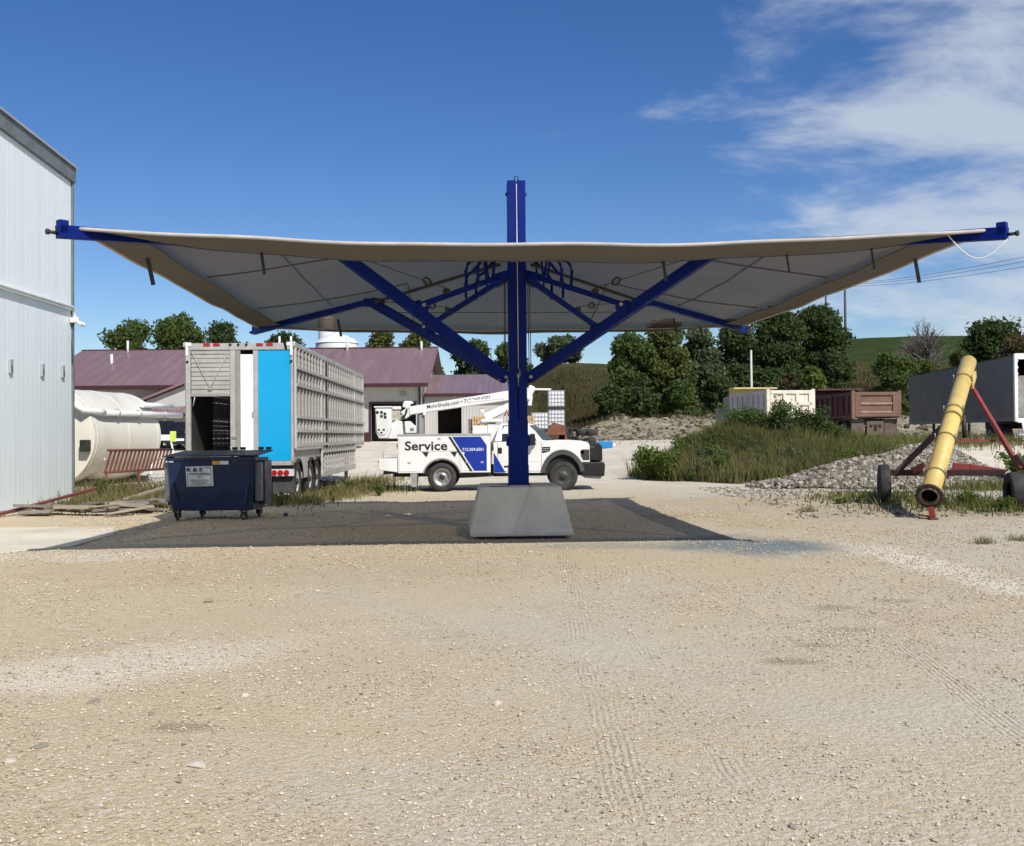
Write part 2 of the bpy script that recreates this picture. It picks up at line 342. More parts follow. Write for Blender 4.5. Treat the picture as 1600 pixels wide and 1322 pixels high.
def stones(pos, size, rs, flat=.62, tv=IV, tf=IF, sink=.15):
    n = len(pos); k = len(tv)
    V = np.repeat(tv[None], n, 0)*(1+rs.uniform(-.28, .28, (n, k, 1)))
    sc = np.stack([rs.uniform(.7, 1.35, n), rs.uniform(.7, 1.2, n), rs.uniform(flat*.7, flat*1.25, n)], -1)*np.asarray(size)[:, None]
    V = V*sc[:, None]; a = rs.uniform(0, 6.28, n); c, s_ = np.cos(a)[:, None], np.sin(a)[:, None]
    V = np.stack([V[..., 0]*c-V[..., 1]*s_, V[..., 0]*s_+V[..., 1]*c, V[..., 2]], -1)
    V = V+np.asarray(pos)[:, None]+np.stack([0*a, 0*a, sc[:, 2]*(1-2*sink)], -1)[:, None]
    Fa = (tf[None]+np.arange(n)[:, None, None]*k).reshape(-1, 3); return V.reshape(-1, 3), Fa
def stonemat(name, tones):
    m, N, L, P = new_mat(name); gm = N.new('ShaderNodeNewGeometry'); cr = N.new('ShaderNodeValToRGB'); L.new(gm.outputs['Random Per Island'], cr.inputs[0])
    cr.color_ramp.interpolation = 'CONSTANT'
    e = cr.color_ramp.elements
    while len(e) < len(tones): e.new(1)
    for i, t in enumerate(tones): e[i].position = i/len(tones); e[i].color = (*t, 1)
    co = coord(N); L.new(mx(N, L, rng(N, L, nz(N, L, co, 14, 4), .3, .75, 0, .5), cr.outputs[0], tones[0], 'MULTIPLY'), P.inputs['Base Color'])
    P.inputs['Roughness'].default_value = .95; P.inputs['Specular IOR Level'].default_value = .1; return m
SM_TAN = stonemat('crushed_limestone', [(.55, .47, .36), (.60, .53, .42), (.48, .40, .29), (.65, .59, .49), (.40, .33, .25), (.53, .46, .35), (.58, .49, .36), (.64, .58, .48), (.33, .28, .22)])
SM_GREY = stonemat('river_gravel', [(.27, .245, .205), (.33, .305, .255), (.20, .18, .145), (.44, .41, .35), (.14, .12, .10), (.25, .215, .165)])
rs = np.random.RandomState(3)
n = 170000; y = 3.2+rs.beta(1.05, 2.5, n)*27; x = rs.uniform(-1, 1, n)*(y*.56+.8)
den = np.clip(.36+.55*wob(x, y, .55, 9)+.35*wob(x, y, 2.1, 5), .03, 1)
den = den+1.2*np.exp(-((x+3.1)/1.5)**2-((y-7.3)/.9)**2)+1.6*np.exp(-((x-5.15)/.45)**2-((y-12.5)/3)**2)+1.5*np.exp(-((x+6)/1.6)**2-((y-14.3)/.6)**2)
ok = rs.uniform(0, 1, n) < den; x, y = x[ok], y[ok]
size = .0038+.019*rs.beta(.8, 6.2, len(x))+.0009*np.maximum(y-6, 0)*rs.uniform(.3, 1, len(x))
V, Fa = stones(np.stack([x, y, gz(x, y)], -1), size, rs, .7, OV, OF)
tag(arrobj('loose_gravel', V, Fa, SM_TAN), 'small loose limestone chips scattered over the tan yard', 'gravel', kind='stuff')
print('pebbles', len(x))
rocks = [(308, 1196, .055, 'light pointed rock standing on the near gravel'), (310, 1295, .035, 'small dark rock at the bottom edge of the yard'), (60, 1166, .06, 'flat brown rock lying in the pale stone patch'),
         (14, 1194, .06, 'flat grey rock at the far left of the pale patch'), (325, 941, .07, 'pinkish rock lying in the canopy shade beside the skid marks'), (148, 1093, .06, 'flat grey rock on the upper edge of the pale stone patch'), (382, 1085, .03, 'small grey lump rock right of the pale stone patch'),
         (490, 871, .05, 'dark stone lying on tan dirt just before the canopy shadow'), (1232, 1289, .03, 'small white rock near the bottom right of the yard'), (772, 1100, .035, 'pale stone on the gravel below the concrete base'), (234, 1115, .045, 'dark flat stone right of the pale patch')]
for i, (px, py, s_, lb) in enumerate(rocks):
    h = 680+(800-px)*.0087; d = CH*F/(py-h); x_ = (px-800)/F*d; r2 = np.random.RandomState(40+i)
    V, Fa = stones(np.array([(0, 0, 0.)]), [s_*.8], r2, .6 if 'flat' not in lb else .3)
    o = arrobj('rock', V, Fa, pm('rock_%d' % (i % 3), ((.46, .39, .29), (.56, .50, .41), (.30, .255, .195))[(2 if 'dark' in lb or 'brown' in lb else 1 if 'light' in lb or 'pale' in lb or 'white' in lb else 0)], None, 20, .9, bump=.3, bscale=60)); o.location = (x_, d, g(x_, d)-.005)
    tag(o, lb, 'rock', 'single rocks on the yard')

# ------------------------------------------------------------------ white metal building on the left
wb = thing('metal_building', 'tall white corrugated metal building at the left edge of the yard', 'building', (-11.15, 17, 0), R(1.6))
WST = pm('white_wall_steel', (.79, .855, .865), (.75, .815, .83), .7, .42, .0, .02, 8, dirt=(.66, .70, .71), dscale=.35, damt=.45, stretch=(1, 2.5, .35))
TRIM = pm('slate_trim', (.16, .18, .19), (.12, .135, .14), 2., .5)
BH = 8.66
def bh(yl): return BH+.052*(9.4-yl)
prof = []
for i in range(4):                         # one 0.92 m ribbed sheet
    y0 = i*.23; prof += [(0, y0), (0, y0+.15), (.0016, y0+.172), (.0016, y0+.208), (0, y0+.229)]
m = MB()
for a, b in zip(prof[:-1], prof[1:]): m.add([(a[0], a[1], 0), (b[0], b[1], 0), (b[0], b[1], BH), (a[0], a[1], BH)], [(0, 1, 2, 3)])
first = None
for k in range(19):
    if first is None: first = m.build('wall_panel', WST, wb); o = first
    else: o = share(first, wb)
    o.location = (.012, 9.35-.92*(k+1), .03); o.scale = (1, 1, bh(9.35-.92*(k+1))/BH)
MB().prism([(-8.2, 0), (9.36, 0), (9.36, bh(9.36)), (-8.2, bh(-8.2))], 12, 'yz', -12).build('wall', WST, wb)
MB().span((-.10, 9.36, 0), (.055, 9.45, BH+.02)).build('corner_trim', TRIM, wb, .008)
MB().prism([(-8.3, bh(-8.3)+.03), (9.55, bh(9.55)+.03), (9.55, bh(9.55)+.09), (-8.3, bh(-8.3)+.09)], 12.24, 'yz', -12.1).build('roof', pm('roof_steel', (.42, .47, .49), None, 1, .4, .3), wb)
MB().prism([(-8.3, bh(-8.3)-.34), (9.5, bh(9.5)-.34), (9.5, bh(9.5)+.03), (-8.3, bh(-8.3)+.03)], .11, 'yz', -.02).build('eave_fascia', TRIM, wb, .008)
MB().span((.02, -8.2, 0), (.05, 9.3, .07)).build('base_flashing', TRIM, wb)
PW = pm('conduit_white', (.66, .70, .70), (.58, .6, .6), 4, .45)
MB().tube([(.09, -8, 5.05), (.09, 9.2, 5.05), (.09, 9.33, 5.0), (.09, 9.38, 4.8), (.09, 9.38, 4.65)], .05, 10).build('conduit', PW, wb)
MB().box((.14, 9.3, 4.72), (.22, .2, .14)).cyl((.2, 9.25, 4.68), (.36, 9.15, 4.58), .05).cyl((.2, 9.36, 4.68), (.34, 9.42, 4.6), .05).build('floodlight', PW, wb, .02)
MB().tube([(.1, 9.3, 4.66), (.07, 9.24, 4.2), (.06, 9.3, 3.6)], .012, 6).build('wire', CABLE, wb)
for yy, zz in ((5.9, 3.30), (7.55, 3.32), (8.75, 3.36)):
    h = MB().span((.02, yy-.07, zz-.16), (.07, yy+.07, zz+.16)).build('vent_cover', pm('vent_grey', (.36, .39, .40)), wb, .01)
    MB().span((.071, yy-.045, zz-.12), (.076, yy+.045, zz+.03)).build('vent_slot', TRIM, h)

# ------------------------------------------------------------------ maroon roofed shed behind the yard
MAR = pm('maroon_roof_steel', (.24, .152, .155), (.21, .128, .132), .35, .42, .1, dirt=(.28, .21, .205), dscale=.5, damt=.45, stretch=(2.5, .4, .4))
MARW = pm('maroon_wainscot', (.055, .013, .018), (.045, .01, .014), 1, .45)
SID = pm('light_grey_siding', (.50, .49, .465), (.45, .44, .42), .5, .5, dirt=(.36, .34, .3), dscale=.3, damt=.4)
MTR = pm('maroon_trim', (.05, .012, .018), (.04, .01, .014), 2, .4)
sh = thing('shed', 'long grey shed with maroon metal roof and lower annex behind the service truck', 'building', (-20, 76, 1.2))
O = Vector((-20, 76, 1.2)); zb = 1.05
x0, x1 = -34.5, -6.7; ye, yr = 74., 83.; ze, zr = 5.62, 8.75
def ribwall(xa, xb, y, za, zt, mat, name, step=.92, holes=()):
    """ribbed sheets in front of the shed wall, one object per sheet, skipping door holes"""
    src = {}; k = 0; xx = xa
    while xx < xb-.05:
        wd = min(step, xb-xx); segs = [(za, zt)]
        for ha, hb, hz in holes:
            if xx+wd*.5 > ha and xx+wd*.5 < hb: segs = [(hz, zt)]
        for (s0, s1) in segs:
            key = (round(wd, 2), round(s0, 2), round(s1, 2))
            if key not in src:
                mm = MB(); p = []
                nr = max(1, int(round(wd/.23)))
                for i in range(nr):
                    a = i*wd/nr; b = wd/nr; p += [(a, 0), (a+b*.6, 0), (a+b*.72, -.03), (a+b*.9, -.03), (a+b*.995, 0)]
                for a, b in zip(p[:-1], p[1:]): mm.add([(a[0], a[1], s0), (b[0], b[1], s0), (b[0], b[1], s1), (a[0], a[1], s1)], [(0, 1, 2, 3)])
                src[key] = mm.build(name, mat, sh); o = src[key]
            else: o = share(src[key], sh)
            o.location = Vector((xx, y, 0))-O
        xx += wd
def sp_(a, b, name, mat, bev=0.): return MB(O).span(a, b).build(name, mat, sh, bev)
# front wall: sheets, wainscot, soffit shade board, openings
dz = zb+3.0; d0, d1 = -10.3, -6.95
ribwall(-16.2, x1, ye+.35, zb+.9, ze-.05, SID, 'wall_panel', holes=((d0, d1, dz),))
MB(O).prism([(x0, zb), (d0, zb), (d0, dz), (d1, dz), (d1, zb), (x1, zb), (x1, ze), (x0, ze)], .2, 'xz', ye+.42).build('wall', SID, sh)
sp_((x0, ye+.30, zb), (d0, ye+.41, zb+.9), 'wainscot', MARW, .01)
sp_((x0+.2, 91.7, zb), (x1-.2, 91.9, ze), 'rear_wall', SID)
MB(O).prism([(ye+.4, zb), (92, zb), (92, ze), (yr, zr-.1), (ye+.4, ze)], -.18, 'yz', x1).build('gable_wall', pm('white_gable', (.72, .72, .70), (.66, .66, .64), .6, .5), sh)
MB(O).prism([(ye+.4, zb), (92, zb), (92, ze), (yr, zr-.1), (ye+.4, ze)], .18, 'yz', x0).build('gable_wall', SID, sh)
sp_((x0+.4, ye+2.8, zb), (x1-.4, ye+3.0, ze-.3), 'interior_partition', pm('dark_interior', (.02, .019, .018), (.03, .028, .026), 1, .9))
sp_((d0-.12, ye+.28, zb), (d0, ye+.42, dz+.12), 'door_frame', MTR); sp_((d0, ye+.28, dz), (d1, ye+.42, dz+.12), 'door_frame', MTR)
def slope(xa, xb, ya, za, yb, zb_, name, mat, t=.1, rib=0):
    nrm = Vector((0, -(zb_-za), yb-ya)).normalized()*t
    a = [Vector((xa, ya, za)), Vector((xb, ya, za)), Vector((xb, yb, zb_)), Vector((xa, yb, zb_))]
    o = MB(O).add(a+[p+nrm for p in a], [(0, 3, 2, 1), (4, 5, 6, 7), (0, 1, 5, 4), (1, 2, 6, 5), (2, 3, 7, 6), (3, 0, 4, 7)]).build(name, mat, sh)
    if rib:
        k = xa+rib*.5; fo = None
        while k < xb:
            if fo is None:
                fo = MB().bar(Vector((0, ya, za))+nrm*1.15, Vector((0, yb, zb_))+nrm*1.15, .07, .05, up=nrm).build('roof_rib', mat, o); fo.location = Vector((k, 0, 0))-O
            else: share(fo, o, Vector((k, 0, 0))-O)
            k += rib
    return o
slope(x0-.5, x1+.75, ye-.95, ze-.28, yr, zr, 'roof', MAR, .12, .92)
slope(x0-.5, x1+.75, 92.5, ze-.12, yr, zr, 'roof', MAR, .12)
sp_((x0-.5, yr-.18, zr+.06), (x1+.75, yr+.18, zr+.17), 'ridge_cap', MTR)
sp_((x0-.5, ye-1.07, ze-.44), (x1+.72, ye-.95, ze-.16), 'gutter', MTR, .02)
sp_((x0, ye-.95, ze-.36), (x1+.7, ye+.28, ze-.30), 'soffit', SID)
for pxx in (205, 440, 458, 545, 660):
    p = at(pxx, 545, 83); h_ = .55+.25*(pxx % 3)
    MB(O).cyl((p.x, 82.2, zr-.4), (p.x, 82.2, zr+h_), .09, n=10).build('vent_pipe', PW, sh)
MB(O).cyl((at(174, 560, 79).x, 79, 6.8), (at(174, 560, 79).x, 79, 8.2), .11, n=10).build('vent_pipe', PW, sh)
MB(O).span((x1-.1, ye+.12, zb), (x1+.06, ye+.3, ze-.2)).build('downspout', MTR, sh)
sp_((-8.2, ye+.2, ze-1.05), (-7.7, ye+.38, ze-.75), 'wall_light', pm('lamp_grey', (.3, .3, .29)))
# annex on the right
ax0, ax1 = x1+.18, .55; ay = 76.2; az_ = 4.72
ad0, ad1, adz = -5.55, -3.55, zb+2.75
ribwall(ax0, ax1, ay-.06, zb+.02, az_, pm('annex_siding', (.47, .455, .43), (.42, .41, .385), .5, .5), 'wall_panel', .92, holes=((ad0, ad1, adz),))
MB(O).prism([(ax0, zb), (ad0, zb), (ad0, adz), (ad1, adz), (ad1, zb), (ax1, zb), (ax1, az_), (ax0, az_)], .15, 'xz', ay).build('wall', SID, sh)
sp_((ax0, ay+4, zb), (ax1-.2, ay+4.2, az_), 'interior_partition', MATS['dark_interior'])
MB(O).prism([(ay, zb), (ay+7, zb), (ay+7, 6.3), (ay, az_)], -.15, 'yz', ax1).build('gable_wall', SID, sh)
slope(ax0, ax1+.5, ay-.6, az_-.02, ay+7.2, 6.55, 'roof', pm('faded_maroon_roof', (.27, .185, .195), (.22, .15, .16), .5, .4, .2, stretch=(2, .4, .4)), .1, .46)
sp_((ax0, ay-.72, az_-.16), (ax1+.5, ay-.6, az_+.08), 'gutter', MTR, .02)
# porch with small gable left of the livestock trailer
pz = 4.1
slope(-32, -20.5, 70.6, 3.3, 74.3, 4.25, 'porch_roof', MAR, .1, .92)
sp_((-32, 70.5, 3.1), (-20.5, 70.62, 3.35), 'gutter', MTR)
MB(O).prism([(-27.6, 3.75), (-18, 3.75), (-22.8, 5.6)], 1.4, 'xz', 72.6).build('porch_gable', SID, sh)
for sgn in (-1, 1): MB(O).bar((-22.8-sgn*5.2, 73.1, 3.72), (-22.8, 73.1, 5.75), 2.0, .14).build('gable_roof', MAR, sh)
for xx in (-31.5, -27.8, -24.2, -20.8): MB(O).span((xx-.08, 70.8, zb), (xx+.08, 70.96, 3.3)).build('porch_post', SID, sh)

# white bin and silo behind the shed
WBIN = pm('white_bin_steel', (.74, .75, .74), (.68, .69, .68), .4, .45)
bn = thing('storage_bin', 'broad white storage bin showing just above the shed ridge', 'storage bin', (at(527, 600, 112).x, 112, 1))
MB().lathe((0, 0, 0), (0, 0, 1), [(0, 2.35), (10.2, 2.35), (10.9, 2.3)], 32).build('wall', WBIN, bn)
MB().lathe((0, 0, 0), (0, 0, 1), [(10.88, 2.4), (11.4, 1.9), (12.0, .4), (12.15, .3), (12.15, 0)], 32).build('roof', WBIN, bn)
si = thing('silo', 'slim white silo seen through the canopy fabric behind the shed', 'silo', (at(511, 600, 118).x, 118, 1))
MB().lathe((0, 0, 0), (0, 0, 1), [(0, .95), (14.2, .95)], 24).build('wall', WBIN, si)
MB().lathe((0, 0, 0), (0, 0, 1), [(14.2, 1.0), (14.35, .95), (14.9, .25), (15.0, 0)], 24).build('roof', WBIN, si)

# ------------------------------------------------------------------ the blue shade structure
CX, CY = .1, 16.9
sc_ = thing('shade_structure', 'blue steel cantilever shade with grey fabric canopy on a sloped concrete base', 'canopy', (CX, CY, 0), R(3))
HALF = 5.4; ZA, ZT = 4.70, 4.00
b = MB()
rings = []
for z, hw in ((.05, .80), (.055, .815), (.11, .82), (.80, .655), (.83, .63)): rings.append([(hw, hw, z), (-hw, hw, z), (-hw, -hw, z), (hw, -hw, z)])
base = b.loft(rings).build('concrete_base', CONC, sc_, .018)
for i in (-1, 1):
    for j in (-1, 1): MB().box((i*.55, j*.55, .02), (.3, .3, .07)).build('foot_pad', DARKF, base)
MB().span((-.50, -.62, .825), (-.18, -.50, .834)).build('shadow_recess', BLACK, base)  # thin black plate painted in for the shadowed gap on top
post = MB()
for s_ in (-1, 1): post.span((s_*.012, -.15, 1.1), (s_*.148, .15, 5.86))
post.span((-.012, -.12, 1.1), (.012, .13, 5.84)).build('post', BLUE, sc_, .006)
MB().span((-.165, -.165, .78), (.165, .165, 1.16)).span((-.158, -.158, 1.16), (.158, .158, 1.9)).build('sleeve', BLUE, sc_, .008)
MB().span((-.19, -.19, .83), (.19, .19, .845)).build('base_plate', BLUE, sc_, .004)
for s_ in (-1, 1):
    MB().cyl((s_*.15, -.0, 5.66), (s_*.175, 0, 5.66), .03, n=12).build('bolt', DARKF, sc_)
    MB().box((s_*.17, -.02, 1.55), (.05, .2, .16)).build('winch_bracket', BLUE, sc_, .01)
MB().tube([(0, -.16, 5.80), (.004, -.162, 4.0), (.006, -.162, 2.75)], .0065, 6).build('hoist_cable', pm('galvanised_cable', (.75, .75, .74), None, 9, .35, .3), sc_)
MB().tube([(.006, -.162, 2.75), (.03, -.165, 2.72), (.03, -.165, 2.62), (.006, -.165, 2.59), (-.015, -.165, 2.62), (0, -.165, 2.68), (.006, -.165, 2.45)], .008, 6).build('hook', STEEL, sc_)
MB().tube([(-.03, -.1, 5.86), (-.03, -.1, 5.93), (.03, -.1, 5.93), (.03, -.1, 5.86)], .01, 6).build('top_loop', DARKF, sc_)
MB().span((-.156, -.156, 2.5), (.156, .156, 2.72)).build('lower_collar', BLUE, sc_, .01)
MB().span((-.156, -.156, 4.2), (.156, .156, 4.42)).build('upper_collar', BLUE, sc_, .01)
def hipz(t): return ZA-.06-(ZA-ZT+.06)*t
def hip(t, sx_, sy_, dz=0.): return Vector((sx_*HALF*t, sy_*HALF*t, hipz(t)+dz))
for sx_, sy_ in ((-1, -1), (1, -1), (-1, 1), (1, 1)):
    dirv = Vector((sx_, sy_, 0)).normalized(); side = Vector((-dirv.y, dirv.x, 0))
    # outer arm, deep at its tip; a slim inner hip pole runs to the post
    MB().bar(hip(.47, sx_, sy_, -.05), hip(1.0, sx_, sy_, .065), .10, .10, w2=.10, h2=.145).build('arm', BLUE, sc_, .006)
    MB().bar(hip(.05, sx_, sy_, -.07), hip(.47, sx_, sy_, -.08), .05, .05).build('hip_pole', DARKF, sc_)
    tip = hip(1.0, sx_, sy_, .1)
    tb = MB().bar(tip+dirv*-.06+Vector((0, 0, -.06)), tip+dirv*-.06+Vector((0, 0, .10)), .10, .11, up=dirv).build('tip_bracket', BLUE, sc_, .012)
    MB().bar(tip+dirv*-.5+Vector((0, 0, -.02)), tip+dirv*-.1+Vector((0, 0, .01)), .05, .045).build('track', BLUE, tb)
    MB().cyl(tip+Vector((0, 0, -.05)), tip+dirv*.09+Vector((0, 0, -.05)), .02, n=10).cyl(tip+dirv*.09+Vector((0, 0, -.05)), tip+dirv*.12+Vector((0, 0, -.05)), .032, n=10).build('tension_bolt', DARKF, tb)
    # strut from the lower collar to the joint at half arm
    s0 = Vector((sx_*.2, sy_*.2, 2.60)); s1 = hip(.48, sx_, sy_, -.09); sd_ = (s1-s0)
    MB().bar(s0, s1, .10, .165).build('strut', BLUE, sc_, .006)
    MB().bar(s1+dirv*-.22+Vector((0, 0, -.02)), s1+dirv*.2+Vector((0, 0, .03)), .14, .16).build('joint_plate', BLUE, sc_, .01)
    MB().cyl(s1+dirv*-.2-side*.09+Vector((0, 0, .02)), s1+dirv*-.2+side*.09+Vector((0, 0, .02)), .055, n=14).build('pulley', DARKF, sc_)
    MB().cyl(s0+dirv*.06-side*.07, s0+dirv*.06+side*.07, .03, n=12).build('pin', STEEL, sc_)
    mid = s0+sd_*.56; b0 = Vector((sx_*.17, sy_*.17, 4.3)); mt = mid+Vector((0, 0, .13))
    MB().bar(b0, b0+(mt-b0)*.13, .12, .13).build('brace_clevis', BLUE, sc_, .01)
    MB().bar(b0+(mt-b0)*.1, mt, .065, .085).build('brace', BLUE, sc_, .005)
    MB().bar(mid-sd_.normalized()*.1+Vector((0, 0, .06)), mid+sd_.normalized()*.12+Vector((0, 0, .06)), .13, .2).build('brace_bracket', BLUE, sc_, .012)
    MB().cyl(mt-side*.09, mt+side*.09, .028, n=12).build('pin', STEEL, sc_)
    # bail hoop standing on the brace near the post
    pa = b0+(mt-b0)*.42; pb = b0+(mt-b0)*.2; hh = .46
    pts = [pa, pa+Vector((0, 0, hh*.6))+dirv*.02]
    for k in range(7):
        a = math.pi*.5*k/6; pts.append(pa+dirv*(-.14*(1-math.cos(a)))+Vector((0, 0, hh*.6+.16*math.sin(a))))
    for off in (-.13, .13):
        MB().tube([p+side*off for p in pts]+[pb+side*off+Vector((0, 0, hh+.02))], .024, 8).build('bail_hoop', BLUE, sc_)
        MB().tube([pb+side*off+Vector((0, 0, hh+.02)), pb+side*off*.4+Vector((0, 0, .02))], .018, 8).build('hoop_stay', BLUE, sc_)
    # tension cables with turnbuckles
    q0 = s1+dirv*-.2+Vector((0, 0, .02)); q1 = b0+(mt-b0)*.72+Vector((0, 0, .12))
    MB().tube([q0, q1], .007, 5).build('cable', CABLE, sc_)
    qm = q0+(q1-q0)*.78; ring = [qm+side*.0+(q1-q0).normalized()*.08*math.cos(a)+Vector((0, 0, .05))*math.sin(a) for a in [k*math.pi/6 for k in range(13)]]
    MB().tube(ring, .016, 6).build('turnbuckle', DARKF, sc_)
    MB().cyl(q1-side*.04-Vector((0, 0, .05)), q1+side*.04-Vector((0, 0, .05)), .045, n=12).build('cable_anchor', DARKF, sc_)
    MB().tube([Vector((sx_*.2, sy_*.2, 4.2)), Vector((sx_*.2, sy_*.2, 3.95)), Vector((sx_*.21, sy_*.21, 2.75))], .008, 5).build('cable', CABLE, sc_)
for sy_ in (-1, 1):
    pts = [hip(.46, -1, sy_, -.3), hip(.46, 1, sy_, -.3)]
    if sy_ > 0: MB().tube(pts, .007, 5).build('cable', CABLE, sc_)
# fabric
def fabric_mat(name, col, through, trl):
    m, N, L, P = new_mat(name); N.remove(P); co = coord(N)
    c = mx(N, L, rng(N, L, nz(N, L, co, .7, 5), .3, .7), col, tuple(v*.9 for v in col))
    d = N.new('ShaderNodeBsdfDiffuse'); t = N.new('ShaderNodeBsdfTranslucent'); tr = N.new('ShaderNodeBsdfTransparent'); tr.inputs[0].default_value = (1, .88, .68, 1)
    L.new(c, d.inputs[0]); L.new(mx(N, L, 1., c, (.92, .88, .92), 'MULTIPLY'), t.inputs[0])
    bp = N.new('ShaderNodeBump'); bp.inputs['Strength'].default_value = .35; bp.inputs['Distance'].default_value = .05; L.new(nz(N, L, co, 2.2, 5, .6, 1.2), bp.inputs['Height']); L.new(bp.outputs[0], d.inputs['Normal'])
    a = N.new('ShaderNodeMixShader'); a.inputs[0].default_value = trl; L.new(d.outputs[0], a.inputs[1]); L.new(t.outputs[0], a.inputs[2])
    b = N.new('ShaderNodeMixShader'); b.inputs[0].default_value = through; L.new(a.outputs[0], b.inputs[1]); L.new(tr.outputs[0], b.inputs[2])
    L.new(b.outputs[0], N['Material Output'].inputs[0]); return m
FAB = fabric_mat('knit_shade_fabric', (.195, .155, .14), .105, .025)
HEM = fabric_mat('double_hem_fabric', (.15, .142, .126), .015, .02)
SEAM = pm('seam_thread', (.10, .095, .095), None, 5, .9)
FH = 5.26
def fpt(k, u, v, hem=0.):
    """point on canopy face k (0 front,1 right,2 back,3 left), u along the edge, v from post to edge"""
    bow = .16*(1-u*u); x_ = u*FH*v; y_ = -(FH-bow)*v
    z_ = ZA+.02+(ZT-.0-ZA)*v
    z_ -= (.10+.05*(k == 0))*(1-u*u)*v*v-0
    z_ -= .10*math.sin(math.pi*v)*(1-u*u)                         # slack between hips
    z_ += .006*math.sin(u*17+k*2)*v*v*(1-abs(u)**6)+.012*math.sin(9*u-11*v+k)*(1-u*u)
    x_, y_ = {0: (x_, y_), 1: (-y_, x_), 2: (-x_, -y_), 3: (y_, -x_)}[k]
    return Vector((x_, y_, z_))
NU, NV = 48, 22
V = []; Fa = []
for k in range(4):
    b_ = len(V)
    for j in range(NV+1):
        v = .05+.95*j/NV
        for i in range(NU+1): V.append(tuple(fpt(k, -1+2*i/NU, v)))
    for j in range(NV):
        for i in range(NU): q = b_+j*(NU+1)+i; Fa.append((q, q+1, q+NU+2, q+NU+1))
fab = arrobj('canopy_fabric', V, Fa, FAB, sc_, True)
for k in range(4):
    V = []; Fa = []; n_ = 60
    rows = 7
    for j in range(rows+1):
        t = j/rows
        for i in range(n_+1):
            u = -1+2*i/n_; e = fpt(k, u, 1.0); c_ = (1-abs(u)**8)
            p = fpt(k, u, 1-.108*t)
            z_ = e.z-.012-((.10, .015, .10, .015)[k]+.010*math.sin(u*9+k))*math.sin(t*math.pi/2)*c_-.006*math.sin(u*40+t*3)*t*c_
            V.append((p.x, p.y, z_))
    for j in range(rows):
        for i in range(n_): q = j*(n_+1)+i; Fa.append((q, q+1, q+n_+2, q+n_+1))
    h = arrobj('hem', V, Fa, HEM, fab, True)
    MB().tube([fpt(k, -1+2*i/60, 1.0)+Vector((0, 0, -.012)) for i in range(61)], .021, 8).build('edge_roll', pm('sunlit_edge_fabric', (.50, .47, .45), (.4, .375, .36), 3, .9), fab)  # pale colour carries the sunlit top edge of the fabric
    V = []; Fa = []
    for i in range(n_+1):
        u = -1+2*i/n_; a_ = fpt(k, u, .892); z_ = fpt(k, u, 1).z-((.10, .015, .10, .015)[k]+.010*math.sin(u*9+k))*(1-abs(u)**8)-.014
        V += [(a_.x, a_.y, z_), (a_.x, a_.y, z_-.012)]
    for i in range(n_): Fa.append((2*i, 2*i+2, 2*i+3, 2*i+1))
    arrobj('hem_stitching', V, Fa, SEAM, fab)
    for c0 in ((-.34, .36) if k != 0 else (-.4, .33)):            # seams run from edge inwards
        pts = []
        for i in range(15):
            v = .9-(.9-abs(c0)-.02)*i/14; pts.append(fpt(k, c0/v, v)+Vector((0, 0, -.012)))
        MB().tube(pts, .011, 4, False).build('seam', SEAM, fab)
    if k in (1, 3):
        pts = [fpt(k, u/10, .66)+Vector((0, 0, -.012)) for u in range(-10, 11)]
        MB().tube(pts, .010, 4, False).build('seam', SEAM, fab)
for sx_, sy_, t, l in ((-1, -1, .86, .32), (1, -1, .86, .3), (-1, 1, .86, .3), (1, 1, .86, .3), (-1, 1, .62, .34), (1, 1, .62, .3), (1, 1, .75, .28)):
    p = hip(t, sx_, sy_, -.2); MB().bar(p, p+Vector((.06, .02, -l)), .012, .05).build('strap', INK, sc_)
for k, u, l in ((0, -.70, .3), (0, .32, .3), (0, .64, .26), (0, .86, .28)):
    p = fpt(k, u, .9)+Vector((0, 0, -.13)); MB().bar(p, p+Vector((.04, 0, -l)), .035, .012).build('strap', INK, sc_)
p0 = fpt(0, .93, .98); tipR = hip(1, 1, -1)
pts = [p0+(tipR-p0)*t+Vector((0, 0, -.9*math.sin(math.pi*t)*.30)) for t in [i/14 for i in range(15)]]
MB().tube([tuple(p) for p in pts], .0075, 6).build('loose_rope', pm('white_rope', (.75, .75, .72), None, 20, .8), sc_)

# ------------------------------------------------------------------ wheels
def wheel(parent, c, Rr, wd, ax=(0, -1, 0), rim=.56, deep=0., rimmat=None, seg=32):
    """tyre > rim, hub; ax points outward"""
    c = Vector(c); a = Vector(ax).normalized(); h = wd/2
    t = MB().lathe(c, a, [(-h*.7, Rr*rim), (-h*.95, Rr*.68), (-h, Rr*.84), (-h*.86, Rr*.965), (-h*.6, Rr), (h*.6, Rr), (h*.86, Rr*.965), (h, Rr*.84), (h*.95, Rr*.68), (h*.7, Rr*rim)], seg).build('tyre', RUBBER, parent)
    m = MB().lathe(c, a, [(h*.72, Rr*rim*1.02), (h*.78, Rr*rim*.97), (h*(.55-deep), Rr*rim*.86), (h*(.45-deep), Rr*rim*.5), (h*(.6-deep), Rr*rim*.45), (h*(.6-deep), Rr*rim*.0)], seg)
    r_ = m.build('rim', rimmat or STEEL, t)
    hb = MB().lathe(c, a, [(h*(.5-deep), Rr*rim*.34), (h*(.95-deep), Rr*rim*.30), (h*(1.0-deep), Rr*rim*.22), (h*(1.0-deep), 0)], 16)
    u = a.cross(Vector((0, 0, 1))).normalized(); vv = u.cross(a)
    for k in range(8):
        q = c+(u*math.cos(k*math.pi/4)+vv*math.sin(k*math.pi/4))*Rr*rim*.62
        hb.cyl(q+a*h*(.45-deep), q+a*h*(.66-deep), Rr*.028, n=6)
    hb.build('hub', DARKF, t); return t

